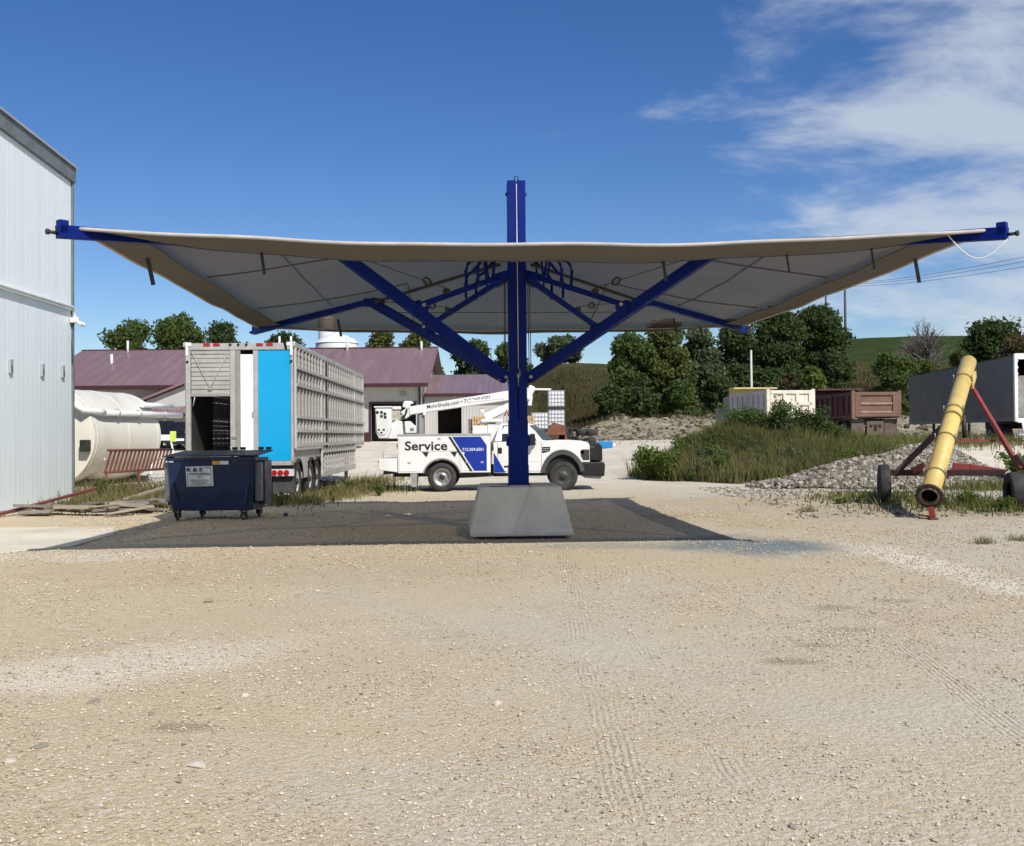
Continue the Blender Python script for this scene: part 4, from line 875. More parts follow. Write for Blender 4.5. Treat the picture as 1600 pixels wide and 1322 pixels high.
MB().prism(q, .14, 'xz', -.07).build('jib_head', WHITE_P, tr, .015)
bp((614, 636), (627, 636), .3, .1, 'bucket_mount'); bp((619, 640), (619, 656), .28, .25, 'rotator', pm('rotator_tan', (.45, .42, .34), (.3, .28, .22), 12, .5), bev=.03)
bp((622, 652), (634, 648), .16, .14, 'knuckle', MATS['rotator_tan'])
for k in range(4): MB().tube([(*[tc_(627+k*1.5, 0)[0]], -.12, tc_(0, 652)[1]), (tc_(634+k, 0)[0], -.16, tc_(0, 646-k)[1]), (tc_(636+k*.6, 0)[0], -.14, tc_(0, 637)[1])], .012, 6).build('hose', DARKF, tr)
MB().prism([tc_(*p) for p in ((588.5, 636), (614, 636), (614, 668), (608, 684), (594, 684), (589.5, 674))], .62, 'xz', -.42).build('bucket', WHITE_P, tr, .05, 3)
MB().prism([tc_(*p) for p in ((587.5, 635.8), (615, 635.8), (615, 633.6), (587.5, 633.6))], .68, 'xz', -.45).build('bucket_rim', WHITE_P, tr, .01)
sp2 = MB().prism([tc_(*p) for p in ((590, 639), (609, 639), (611, 655), (610, 668), (605, 677), (597, 679), (591.5, 672))], .03, 'xz', -.45).build('control_shield', pm('cream_shield', (.72, .72, .68), (.66, .66, .62), 3, .4), tr, .015)
for a, c in ((591, 641), (597.3, 641), (602.5, 643.5), (597.3, 647), (603, 648.5)): MB().prism([tc_(*p) for p in ((a, c+4), (a+3.8, c+4), (a+3.8, c), (a, c))], .012, 'xz', -.462).build('control_slot', BLACK_PL, sp2)
for a, c in ((593.5, 668.5), (601, 668.5), (597.3, 673)): MB().prism([tc_(*p) for p in ((a, c+2.6), (a+3.2, c+2.6), (a+3.2, c), (a, c))], .012, 'xz', -.462).build('control_slot', BLACK_PL, sp2)
MB().prism([tc_(*p) for p in ((614, 660), (620, 655), (629, 657), (632, 684), (606, 684))], .4, 'xz', -.2).build('bucket_support', WHITE_P, tr, .02)
wbx = MB().prism([tc_(*p) for p in ((633, 657), (642, 657), (646, 662), (651, 665), (651, 676), (634, 676))], .5, 'xz', -.25).build('winch_cover', WHITE_P, tr, .03)
MB().prism([tc_(*p) for p in ((642, 672), (648, 672), (648, 667.5), (642, 667.5))], .01, 'xz', -.26).build('winch_grille', pm('grille_grey', (.2, .2, .2)), wbx)
MB().box((tc_(754, 0)[0], -.2, tc_(0, 642.5)[1]), (.14, .14, .14)).build('beacon', WHITE_P, tr, .03); MB().box((tc_(754, 0)[0], -.2, tc_(0, 639)[1]), (.1, .1, .06)).build('beacon_lens', pm('amber_lens', (.5, .12, .015)), tr, .02)
MB().tube([(*[tc_(795, 0)[0]], -.3, tc_(0, 650)[1]), (tc_(792, 0)[0], -.34, tc_(0, 641)[1]), (tc_(789, 0)[0], -.3, tc_(0, 650)[1])], .025, 8).build('hose_loop', pm('red_hose', (.35, .06, .03)), tr)
MB().span((tc_(740, 0)[0], -.7, tc_(0, 678)[1]), (tc_(762, 0)[0], -.2, tc_(0, 665)[1])).build('tool_locker', WHITE_P, tr, .02)

# ------------------------------------------------------------------ dump trucks
def dump_truck(px, d, rot, w_, label, bodymat, sidemat, style, zt, zb_, frontmat):
    x_ = (px-800)/F*d; zg = g(x_, d+2)-.05
    t = thing('dump_truck', label, 'dump truck', (x_, d, zg), rot, 'old dump trucks on the right'); h = w_/2; ln = 5.0; zt -= zg; zb_ -= zg
    MB().span((-h+.04, .08, zb_), (h-.04, ln, zb_+.12)).build('bed_floor', sidemat, t)
    for s_ in (-1, 1):
        MB().span((s_*h, .1, zb_), (s_*(h-.07), ln, zt-.03)).build('bed_side', sidemat, t, .01)
        MB().span((s_*(h+.06), .05, zt-.18), (s_*(h-.09), ln, zt)).build('top_rail', sidemat, t, .015)
        MB().span((s_*(h+.06), .05, zb_-.06), (s_*(h-.06), ln, zb_+.12)).build('bottom_rail', sidemat, t, .015)
        for i in range(7): MB().span((s_*(h+.002), .35+i*.7, zb_+.12), (s_*(h+.055), .52+i*.7, zt-.18)).build('side_rib', sidemat, t, .01)
        MB().span((s_*(h+.03), -.06, zb_-.08), (s_*(h-.14), .1, zt+.06)).build('corner_post', bodymat, t, .015)
    MB().span((-h, ln, zb_), (h, ln+.08, zt+.35)).build('headboard', frontmat, t, .01)
    MB().span((-h, ln-.6, zt+.27), (h, ln+.1, zt+.35)).build('cab_guard', frontmat, t, .01)
    tg = MB().span((-h+.14, 0, zb_), (h-.14, .05, zt)).build('tailgate', bodymat, t, .01)
    H = zt-zb_
    def bar(xa, za, xb, zb2): MB().span((xa, -.075, za), (xb, .0, zb2)).build('tailgate_frame', bodymat, tg, .012)
    if style == 'grid':
        for z0 in (zb_, zb_+H*.44, zt-.17): bar(-h+.14, z0, h-.14, z0+.17)
        for k in range(4): xx = -h+.14+(2*h-.28-.16)*k/3; bar(xx, zb_+.172, xx+.16, zt-.172)
    else:
        bar(-h+.14, zt-.16, h-.14, zt); bar(-h+.14, zb_, h-.14, zb_+.14); bar(-h+.14, zb_+.142, -h+.40, zt-.162); bar(h-.40, zb_+.142, h-.14, zt-.162)
        for zz in (zb_+H*.47, zb_+.145): MB().bar((-h+.41, -.03, zz+.06), (h-.41, -.03, zz+.06), .09, .1, up=(0, -.6, 1)).build('tailgate_rib', pm('faded_pink_paint', (.36, .25, .19), (.28, .18, .135), 4, .7), tg, .02)
    for s_ in (-1, 1):
        MB().span((s_*h*.95, .25, zb_-1.05), (s_*h*.42, .28, zb_-.1)).build('mud_flap', pm('rusty_flap_%s' % style, (.115, .09, .068) if style != 'grid' else (.30, .27, .23), (.075, .06, .045), 3, .8, dirt=(.05, .04, .03), damt=.6), t)
        for yy in (1.15, 2.5): wheel(t, (s_*(h-.3), yy, .52), .52, .5, (s_, 0, 0), .5, .2)
        wheel(t, (s_*(h-.2), ln+2.2, .52), .52, .3, (s_, 0, 0), .5)
        MB().span((s_*.48, .2, zb_-.4), (s_*.36, ln+3.3, zb_-.12)).build('frame_rail', DARKF, t)
    hp = MB().span((-.42, .12, zb_-.92), (.42, .2, zb_-.22)).build('hitch_plate', pm('rusty_plate', (.13, .095, .07), (.08, .058, .042), 4, .8, dirt=(.05, .035, .025), damt=.7), t, .01)
    for s_ in (-.22, 0, .22): MB().box((s_, .11, zb_-.45-.1*(s_ == 0)), (.13, .03, .12 if s_ else .3)).build('hitch_hole', BLACK, hp)
    MB().span((-h*.98, .3, zb_-.3), (h*.98, .4, zb_-.1)).build('crossmember', DARKF, t)
    CG = pm('old_grey_cab', (.2, .2, .19), (.15, .15, .14), 2, .6)
    MB().span((-1.0, ln+.25, .9), (1.0, ln+1.7, zt-.1)).build('cab', CG, t, .08); MB().span((-.9, ln+1.7, .8), (.9, ln+3.2, 1.9)).build('hood', CG, t, .1)
    return t
CRM = pm('chalky_cream_paint', (.70, .66, .56), (.62, .58, .48), 1.5, .6, dirt=(.36, .14, .08), dscale=1.9, damt=.9)
dump_truck(1236, 49.6, R(8.5), 2.42, 'chalky cream dump truck with six-panel rusty tailgate above the weeds', CRM, pm('chalky_grey_side', (.42, .41, .39), (.34, .33, .31), 1, .7, dirt=(.2, .15, .11), damt=.5), 'grid', 3.72, 2.40, pm('faded_yellow', (.62, .50, .20), (.52, .43, .2), 1.5, .6))
dump_truck(1369.5, 49.6, R(4), 2.42, 'rusty maroon dump truck between the cream dump truck and grey semi trailer', pm('rust_brown_paint', (.175, .095, .065), (.13, .07, .048), 2, .65, dirt=(.21, .14, .10), damt=.5), pm('deep_maroon_side', (.085, .016, .016), (.06, .012, .012), 1.5, .6, dirt=(.09, .05, .035), damt=.6), 'bars', 3.60, 2.40, pm('maroon_front', (.07, .02, .02)))

# ------------------------------------------------------------------ grey semi trailer
sp0 = at(1588, 553, 44.); ang = math.atan2(-(23.9-sp0.x), 61.5-44); zg = .95
sm = thing('semi_trailer', 'long grey box trailer with white rear door frame at the right edge', 'trailer', (sp0.x+1.3, 44, zg), ang)
GREYB = pm('grey_trailer_skin', (.105, .10, .092), (.095, .09, .083), .5, .5, .0, dirt=(.08, .076, .07), damt=.5); h = 1.3; ln = 17.; zt = sp0.z-zg
MB().span((-h, .12, 1.2), (-h+.05, ln, zt)).build('side_wall', GREYB, sm); MB().span((h-.05, .12, 1.2), (h, ln, zt)).build('side_wall', GREYB, sm)
MB().span((-h, .12, zt-.06), (h, ln, zt)).build('roof', GREYB, sm); MB().span((-h+.05, .12, 1.16), (h-.05, ln, 1.3)).build('floor', GREYB, sm); MB().span((-h+.05, ln-.06, 1.3), (h-.05, ln, zt-.06)).build('front_wall', GREYB, sm)
MB().span((-h-.03, .1, 1.12), (-h+.02, ln, 1.3)).build('side_rail', pm('rail_grey', (.16, .16, .16)), sm, .01)
WF = WHP
MB().span((-h-.01, -.05, 1.1), (-h+.11, .12, zt+.03)).build('door_post', WF, sm, .01); MB().span((h-.11, -.05, 1.1), (h+.01, .12, zt+.03)).build('door_post', WF, sm, .01); MB().span((-h+.11, -.05, zt-.22), (h-.11, .12, zt+.03)).build('door_header', WF, sm, .01); MB().span((-h+.11, -.05, 1.05), (h-.11, .12, 1.25)).build('door_sill', WF, sm, .01)
MB().span((-h+.11, .2, 1.3), (h-.11, .26, 3.1)).build('cargo_panel', pm('grey_ply', (.3, .3, .29), (.2, .2, .19), 3, .8), sm)
for i in range(9): MB().box((-h+.13, -.0, 1.5+i*.28), (.05, .05, .09)).build('hinge', pm('hinge_grey', (.45, .45, .45)), sm)
for s_ in (-1, 1):
    for yy in (2.2, 3.5): wheel(sm, (s_*(h-.3), yy, .5), .5, .5, (s_, 0, 0), .52, rimmat=MATS['white_rim'])
    MB().span((s_*.95-.06, 13.2, 0), (s_*.95+.06, 13.32, 1.15)).build('landing_leg', DARKF, sm)
    MB().span((s_*.5-.07, .3, .8), (s_*.5+.07, 6, 1.15)).build('frame_rail', DARKF, sm)
    MB().tube([(s_*1.0, .0, 1.1), (s_*.95, -.05, .55)], .05, 8).build('guard_post', WF, sm)
MB().tube([(-1.2, -.05, .52), (1.2, -.05, .52)], .06, 8).build('underride_bar', WF, sm)

# ------------------------------------------------------------------ yellow auger
YEL = pm('faded_yellow_paint', (.64, .47, .145), (.56, .40, .12), 1.6, .5, 0, .05, 30, dirt=(.42, .30, .12), dscale=2.5, damt=.55)
ARED = pm('dull_red_paint', (.26, .035, .03), (.18, .025, .022), 3, .55, dirt=(.10, .05, .035), damt=.5)
A0 = at(1452, 774, 19.); A1 = at(1514, 566, 23.8)
au = thing('auger', 'faded yellow steel auger tube on a red wheeled A-frame', 'auger', (A0.x, A0.y, 0)); O2 = Vector((A0.x, A0.y, 0)); ad = (A1-A0).normalized(); au_side = ad.cross(Vector((0, 0, 1))).normalized(); au_up = au_side.cross(ad)
rt = .175
MB(O2).lathe(A0, ad, [(0, rt*.82), (0, rt), ((A1-A0).length, rt), ((A1-A0).length, rt*.9), ((A1-A0).length-.1, rt*.88), ((A1-A0).length-.1, 0)], 32).build('tube', YEL, au)
MB(O2).lathe(A0, ad, [(.01, rt*.81), (1.2, rt*.81), (1.2, 0)], 32).build('tube_bore', BLACK, au)
fl = MB(O2).lathe(A0, ad, [(-.05, rt*.86), (-.05, rt*1.42), (.0, rt*1.42), (.0, rt*1.0)], 32, False).build('end_flange', pm('rusty_flange', (.06, .022, .016), (.035, .016, .012), 8, .7), au)
MB(O2).lathe(A0, ad, [(-.055, rt*.84), (-.058, rt*1.04), (-.05, rt*1.06)], 32).build('flange_ring', pm('worn_ring', (.2, .19, .18), (.12, .1, .09), 9, .5, .4), fl)
for k in range(12):
    a = k*math.pi/6; q = A0+(au_side*math.cos(a)+au_up*math.sin(a))*rt*1.25; MB(O2).cyl(q-ad*.075, q+ad*.03, .016, n=6).build('flange_bolt', DARKF, fl)
def ap(t): return A0+(A1-A0)*t
for t in (.12, .36, .57, .83):
    MB(O2).lathe(ap(t), ad, [(-.025, rt*1.02), (-.025, rt*1.09), (.025, rt*1.09), (.025, rt*1.02)], 32, False).build('band', pm('band_yellow', (.30, .20, .05), (.2, .13, .04), 6, .6), au)
    for s_ in (-1, 1): MB(O2).cyl(ap(t)+au_side*s_*rt*1.1-au_up*.03, ap(t)+au_side*s_*rt*1.1+au_up*rt*.9, .014, n=6).build('clamp_bolt', STEEL, au)
MB(O2).lathe(ap(.515), ad, [(-.03, rt), (-.03, rt*1.16), (.03, rt*1.16), (.03, rt)], 32, False).build('joint_ring', MATS['band_yellow'], au)
MB(O2).bar(ap(.82)+au_side*rt*1.05-au_up*.1, ap(.93)+au_side*rt*1.05-au_up*.12, .05, .16).build('motor_mount', YEL, au, .01)
# A-frame with axle and wheels
axz = .76; wl = at(1387, 742, 22.3); wr = at(1597, 772, 20.5)
Lw = Vector((wl.x, 22.2, axz)); Rw = Vector((wr.x, 21.2, axz+.02))
MB(O2).bar(Lw, Rw, .10, .13).build('axle_beam', pm('dark_red_beam', (.045, .014, .012), (.03, .012, .01), 4, .6), au, .01)
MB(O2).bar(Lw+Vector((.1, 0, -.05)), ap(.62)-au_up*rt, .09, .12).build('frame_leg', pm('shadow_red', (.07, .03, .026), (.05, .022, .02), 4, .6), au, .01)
rf = at(1594, 733, 21.3); MB(O2).bar(rf, at(1517, 602, 23.2)-ad*.0, .075, .11).build('frame_leg', ARED, au, .01)
MB(O2).bar(rf+Vector((.05, 0, .05)), at(1585, 712, 21.4), .10, .14).build('frame_foot', MATS['dark_red_beam'], au, .01)
MB(O2).bar(at(1478, 689, 22.4), at(1560, 688.5, 22.2), .05, .05).build('cross_bar', ARED, au)
MB(O2).bar(at(1425, 736, 21.9), at(1445, 727, 21.9), .05, .14).build('tow_plate', ARED, au, .01)
MB(O2).bar(at(1488, 729, 21.8), at(1515, 731, 21.7), .08, .17).bar(at(1515, 731, 21.7), at(1571, 737, 21.5), .08, .17, h2=.1).build('tow_plate', ARED, au, .01)
MB(O2).bar(at(1491, 735, 21.9), at(1496, 660, 22.5), .03, .03).build('jack_rod', GREYT, au); MB(O2).cyl(ap(.64)+Vector((.15, 0, -.25)), ap(.64)+Vector((.17, 0, -.75)), .05).build('cylinder', DARKF, au)
jf = A0+Vector((.02, 0, -rt*1.2)); MB(O2).bar(jf, Vector((jf.x+.03, jf.y-.02, g(jf.x, jf.y)+.04)), .07, .1).build('jack', ARED, au); MB(O2).box((jf.x+.03, jf.y-.02, g(jf.x, jf.y)+.02), (.16, .14, .03)).bar((jf.x-.2, jf.y+.1, g(jf.x, jf.y)+.08), (jf.x+.03, jf.y, g(jf.x, jf.y)+.05), .04, .04).build('jack_foot', pm('rust', (.10, .04, .025)), au)
wheel(au, Vector((Lw.x-.12, 22.2, g(Lw.x, 22.2)+.42))-O2, .42, .24, (-1, .27, 0), .5, .2, DARKF)
wheel(au, Vector((wr.x+.05, 20.9, g(wr.x, 20.9)+.36))-O2, .40, .3, (1, -.2, 0), .5, .2, DARKF)

# ------------------------------------------------------------------ white tank lying behind the building
TKM = pm('cream_tank_enamel', (.70, .68, .60), (.62, .60, .53), .8, .42, dirt=(.45, .40, .32), dscale=.9, damt=.55)
C0 = Vector((-15.75, 34.6, 1.72)); C1 = Vector((-15.1, 39.2, 1.72)); ta = (C1-C0).normalized(); tl = (C1-C0).length; tr_ = 1.68
tk = thing('storage_tank', 'big cream steel tank lying on its side past the white building', 'tank', (-15.4, 36.9, 0)); O3 = Vector((-15.4, 36.9, 0))
MB(O3).lathe(C0, ta, [(0, tr_), (tl, tr_)], 48).build('shell', TKM, tk)
MB(O3).lathe(C0, ta, [(-.16, 0), (-.14, .6), (-.09, 1.2), (0, tr_)], 48).build('end_cap', pm('cream_end', (.74, .71, .60), (.68, .65, .55), 1, .45), tk)
MB(O3).lathe(C1, ta, [(0, tr_), (.25, 1.4), (.4, .8), (.45, 0)], 48).build('end_cap', TKM, tk)
for t in (.04, .5, .96): MB(O3).lathe(C0+ta*tl*t, ta, [(-.02, tr_), (-.015, tr_+.012), (.015, tr_+.012), (.02, tr_)], 48).build('weld_seam', TKM, tk)
sr = Vector((ta.y, -ta.x, 0)); 
def onT(t, a, r_=tr_): return C0+ta*tl*t+(sr*math.cos(R(a))+Vector((0, 0, math.sin(R(a))))*1)*r_
MB(O3).tube([onT(.12, 26, tr_+.2), onT(1.35, 26, tr_+.2)], .11, 12).build('fill_pipe', pm('white_pipe', (.76, .77, .75), (.68, .69, .67), 2, .4), tk)
MB(O3).tube([onT(.8, 40, tr_+.16), onT(1.3, 40, tr_+.16)], .10, 12).build('fill_pipe', MATS['white_pipe'], tk)
MB(O3).tube([onT(.12, 26, tr_+.2), onT(.05, 27, tr_+.2), onT(-.06, 32, tr_+.0), onT(-.07, 60, tr_*.9), onT(-.07, 120, tr_*.7)], .11, 12).build('fill_elbow', MATS['white_pipe'], tk)
for t in (.3, .62, 1.05): MB(O3).lathe(onT(t, 26, tr_+.2), ta, [(-.03, .11), (-.03, .15), (.03, .15), (.03, .11)], 14).bar(onT(t, 26, tr_-.02), onT(t, 26, tr_+.1), .05, .05).build('pipe_clamp', GREYT, tk)
MB(O3).tube([C0-ta*.2+(sr*math.cos(a)+Vector((0, 0, math.sin(a))))*.95 for a in [math.pi*1.1+k*math.pi*.8/12 for k in range(13)]], .05, 8).build('end_ring', DARKF, tk)
MB(O3).box(C0-ta*.2+sr*1.45+Vector((0, 0, -.3)), (.3, .25, .4)).build('valve', DARKF, tk, .03)
for t in (.2, .5, .8): MB(O3).cyl(onT(t, -28, tr_), onT(t, -28, tr_+.05), .05, n=10).build('bolt_boss', TKM, tk)
for t in (.15, .85):
    q = C0+ta*tl*t; MB(O3).bar((q.x-1.3, q.y, .12), (q.x+1.4, q.y, .12), .2, .26).build('skid', DARKF, tk)
# red-brown ladder guard propped along the tank, then the pale rail beside it
def ladder(name, a, b, upv, n_, rr, mat, label, lean=.0):
    a, b = Vector(a), Vector(b); t = thing(name, label, 'ladder' if name == 'steel_ladder' else 'railing', (a.x, a.y, 0)); o_ = Vector((a.x, a.y, 0)); upv = Vector(upv)
    MB(o_).tube([a, b], rr, 8).build('rail', mat, t); MB(o_).tube([a+upv, b+upv], rr, 8).build('rail', mat, t)
    d_ = (b-a)/n_
    for i in range(n_): q = a+d_*(i+.5); MB(o_).bar(q-d_*lean, q+upv+d_*lean, .05, .05).build('rung', mat, t)
    for f in (.03, .5, .97): q = a+(b-a)*f; MB(o_).tube([q, (q.x, q.y, g(q.x, q.y)-.02)], rr, 8).build('leg', mat, t)
    return t
ladder('steel_ladder', (-13.3, 33.2, .55), (-12.95, 38.4, .50), (.12, 0, .72), 17, .045, pm('rust_red_steel', (.16, .055, .035), (.11, .04, .028), 4, .7), 'rusty red ladder propped along the cream tank', .35)
ladder('pale_railing', (-12.6, 38.6, .45), (-11.2, 37.6, .45), (0, 0, .62), 9, .035, pm('pale_rail_paint', (.55, .52, .48), (.42, .38, .34), 4, .6), 'pale slatted railing between the cream tank and dumpster', .3)
bq = thing('barricade', 'white striped barricade board with lime flag beside the dark cars', 'barricade', (at(258, 700, 44).x, 44, 0))
MB().span((-.5, -.03, 1.55), (.28, .03, 1.8)).build('board', WHP, bq, .01); MB().bar((.25, 0, 1.6), (.55, 0, .1), .06, .06).bar((-.45, 0, 1.6), (-.6, 0, .1), .06, .06).build('leg', WHP, bq)
MB().span((.24, -.06, 1.5), (.5, -.03, 1.95)).build('flag', pm('lime_flag', (.62, .75, .12), (.5, .62, .1), 5, .6), bq)

# ------------------------------------------------------------------ dark cars by the porch
def suv(px, d, rot, label, zz=None):
    x_ = (px-800)/F*d; t = thing('parked_car', label, 'car', (x_, d, g(x_, d)), rot, 'dark cars by the shed porch')
    pb = pm('black_car_paint', (.008, .008, .01), (.012, .012, .014), 3, .15)
    def rect(w_, y0, y1, z): return [(-w_, y0, z), (w_, y0, z), (w_, y1, z), (-w_, y1, z)]
    MB().loft([rect(.86, .1, 4.6, .38), rect(.96, .0, 4.75, .6), rect(.96, .03, 4.75, .95), rect(.90, .1, 4.6, 1.08)]).build('body', pb, t, .06, 3)
    MB().loft([rect(.88, .12, 3.3, 1.06), rect(.70, .4, 2.5, 1.75), rect(.62, .55, 2.4, 1.8)]).build('cabin', pb, t, .05, 3)
    MB().add([(-.74, .16, 1.15), (.74, .16, 1.15), (.62, .36, 1.62), (-.62, .36, 1.62)], [(0, 1, 2, 3)]).build('rear_window', GLASS, t)
    for s_ in (-1, 1):
        MB().add([(s_*.875, .45, 1.12), (s_*.875, 2.9, 1.12), (s_*.735, 2.4, 1.66), (s_*.735, .65, 1.66)], [(0, 1, 2, 3)]).build('side_window', GLASS, t)
        MB().span((s_*.93, -.02, .8), (s_*.72, .06, 1.0)).build('tail_light', REDL, t, .02)
        for yy in (.95, 3.75): wheel(t, (s_*.85, yy, .36), .36, .22, (s_, 0, 0), .62)
    MB().span((-.26, -.035, .62), (.26, -.01, .76)).build('licence_plate', WHP, t); MB().span((-.9, -.08, .4), (.9, .1, .6)).build('bumper', BLACK_PL, t, .04)
    return t
suv(281, 63, R(6), 'black car parked rear-on beside the livestock trailer'); suv(254, 65, R(8), 'dark car half hidden by the cream tank end')

# ------------------------------------------------------------------ totes, hopper, tyres, trough, lumber
TPL = pm('milky_tote_plastic', (.72, .73, .72), (.64, .65, .64), 1.5, .4); CAGE = pm('galvanised_cage', (.34, .35, .36), (.26, .27, .28), 5, .4, .5)
def tote(x_, y_, z_, label):
    t = thing('water_tote', label, 'tote', (x_, y_, z_), 0, 'caged totes stacked behind the truck')
    MB().span((-.47, -.47, .15), (.47, .47, 1.12)).build('tank', TPL, t, .08); MB().span((-.5, -.5, .0), (.5, .5, .13)).build('pallet', DARKF, t, .01)
    for k in range(6):
        q = -.48+.96*k/5
        MB().span((q-.012, -.50, .13), (q+.012, -.48, 1.14)).span((q-.012, .48, .13), (q+.012, .50, 1.14)).build('cage_bar', CAGE, t)
        MB().span((-.50, q-.012, .13), (-.48, q+.012, 1.14)).span((.48, q-.012, .13), (.50, q+.012, 1.14)).build('cage_bar', CAGE, t)
    for k in range(5):
        z2 = .2+.92*k/4; MB().span((-.51, -.515, z2-.012), (.51, -.50, z2+.012)).span((-.51, .50, z2-.012), (.51, .515, z2+.012)).span((-.515, -.5, z2-.012), (-.505, .5, z2+.012)).span((.505, -.5, z2-.012), (.515, .5, z2+.012)).build('cage_hoop', CAGE, t)
    MB().cyl((0, 0, 1.1), (0, 0, 1.17), .12).build('cap', DARKF, t); return t
dT = 62.; zT = g(2, dT)
for px, k, lb in ((869.3, 0, 'lowest caged tote of the tall stack behind the rusty hopper'), (869.3, 1, 'caged tote second from the ground in the tall stack'), (869.3, 2, 'topmost caged white tote of the tall stack left of the hill'), (843, 0, 'lower caged white tote behind the truck windshield'), (843.5, 1, 'upper caged white tote of the shorter stack beside the post')):
    d = dT if px > 860 else dT-1.6; x_ = (px-800)/F*d; tote(x_, d, g(x_, d)+k*1.16-(0 if px > 860 else .1), lb)
RST = pm('rusty_steel', (.22, .075, .035), (.13, .045, .025), 1.8, .8, bump=.2, bscale=12, dirt=(.33, .15, .08), damt=.6)
hx = (868-800)/F*56; hp = thing('rusty_hopper', 'rusty orange steel hopper with open black front behind the truck hood', 'hopper', (hx, 56, g(hx, 56)))
MB().prism([(-.55, 1.05), (.58, 1.05), (.55, 1.55), (-.10, 1.75)], 1.4, 'xz', 0).build('hopper_top', RST, hp, .02)
MB().span((-.62, 0, -.3), (.60, .05, .15)).build('front_skirt', RST, hp)
MB().span((-.62, .04, -.3), (-.56, 1.4, 1.05)).span((.52, .04, -.3), (.62, 1.4, 1.05)).span((-.62, 1.36, -.3), (.6, 1.4, 1.05)).build('side_plate', RST, hp, .01)
MB().prism([(-.62, 1.05), (-.62, .0), (-.1, .1), (.12, .6), (.2, 1.05)], .04, 'xz', -.02).build('front_plate', pm('dark_rust', (.07, .035, .022), (.045, .025, .018), 3, .8), hp)
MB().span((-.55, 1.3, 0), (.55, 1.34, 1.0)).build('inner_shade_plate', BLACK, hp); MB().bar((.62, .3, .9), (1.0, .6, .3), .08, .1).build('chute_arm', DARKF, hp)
tx0 = 66
tyres = [(888, 676.5, 0, .34), (897, 677, 0, .34), (889, 685, 0, .34), (901, 685, 0, .34), (909, 676, 1, .34), (917, 675, 1, .36), (925, 676.5, 1, .36), (911, 684, 1, .34), (922, 685, 1, .35)]
for i, (px, py, k, r_) in enumerate(tyres):
    d = 60+(i % 3)*.7; p = at(px, py, d); zz = max(p.z, g(p.x, d)+r_*.8); zz = (g(p.x, d)+r_*.95) if py > 680 else zz
    t = thing('old_tyre', 'black worn tyre standing in the heap between the rusty hopper and blue trough' if k == 0 else 'dusty grey-black tyre at the trough end of the heap', 'tyre', (p.x, d, zz), 0, 'tyre heap' + (' hopper end' if k == 0 else ' trough end'))
    a = Vector((math.cos(i*1.3)*.8, -.5, .15)) if k == 0 else Vector((.12*math.sin(i*2), -.1, 1))
    h_ = .16
    MB().lathe((0, 0, 0), a, [(-h_*.7, r_*.6), (-h_, r_*.75), (-h_*.9, r_*.95), (-h_*.5, r_), (h_*.5, r_), (h_*.9, r_*.95), (h_, r_*.75), (h_*.7, r_*.6), (0, r_*.62), (-h_*.7, r_*.6)], 24).build('tread', RUBBER, t)
bx_ = at(944, 687, 58); bt = thing('blue_trough', 'bright blue steel trough lying on the pale far gravel', 'trough', (bx_.x, 58, g(bx_.x, 58)))
BLT = pm('trough_blue', (.01, .22, .52), (.01, .18, .45), 2, .45)
MB().span((-.46, -.3, .02), (.46, -.27, .4)).span((-.46, .27, .02), (.46, .3, .4)).span((-.46, -.27, .02), (-.43, .27, .4)).span((.43, -.27, .02), (.46, .27, .4)).span((-.43, -.27, .02), (.43, .27, .06)).build('trough_body', BLT, bt, .01)
MB().box((.56, 0, .2), (.16, .2, .12)).build('end_fitting', WHP, bt, .02)
WOOD = pm('fresh_lumber', (.55, .36, .20), (.42, .26, .13), 3, .7, stretch=(1, 1, 6))
for px, n_, lb, wd in ((750, 6, 'stack of fresh orange-tan lumber behind the truck boom', 24), (826, 5, 'short lumber stack showing just right of the blue post', 16)):
    d = 60.; x_ = (px-800)/F*d; t = thing('lumber_stack', lb, 'lumber', (x_, d, g(x_, d)))
    w_ = wd/F*d
    for r0 in range(9):
        for c0 in range(n_): MB().span((-w_/2+w_*c0/n_+.006, -.6+.03*((r0+c0) % 3), .02+r0*.225), (-w_/2+w_*(c0+1)/n_-.006, .9, .235+r0*.225)).build('board_end', WOOD, t)
    MB().span((-w_/2-.22, -.45, 0), (-w_/2-.05, .9, 1.9)).build('side_tarp', pm('grey_tarp', (.16, .15, .15), None, 2, .8), t)

# ------------------------------------------------------------------ boards in front of the white building
BRD = [pm('weathered_board_%d' % k, c, tuple(v*.7 for v in c), 2.5, .85, bump=.3, bscale=25, stretch=(.6, 6, 6)) for k, c in enumerate(((.22, .19, .155), (.28, .25, .21), (.15, .13, .11), (.34, .29, .22)))]
rb = random.Random(5); bi = 0
for i in range(24):
    x_ = -9.3+rb.uniform(-1.3, 1.5); y_ = 22.6+rb.uniform(-.8, .8); ln = rb.uniform(.5, 1.15); w_ = rb.uniform(.14, .26) if i % 5 else .42; th = rb.uniform(.03, .06)
    o = MB().box((0, 0, 0), (ln, w_, th)).build('board', BRD[i % 4], None, .004); o.location = (x_, y_, g(x_, y_)+.05+.007*i+rb.uniform(0, .03)); o.rotation_euler = (rb.uniform(-.22, .1), rb.uniform(-.16, .16), rb.uniform(-.5, .9))
    if i % 5 == 0: tag(o, 'wide grey sheet of old planking in the low heap by the white building', 'board', 'wide boards in the heap')
    else: tag(o, 'weathered narrow board in the low heap at the foot of the white building', 'board', 'narrow boards in the heap')
o = MB().bar((-10.9, 21.4, .05), (-10.3, 25.2, .42), .12, .05).build('red_board', pm('dull_red_board', (.16, .035, .03), (.11, .03, .025), 4, .7)); tag(o, 'long dull red strip leaning on the board heap', 'board')
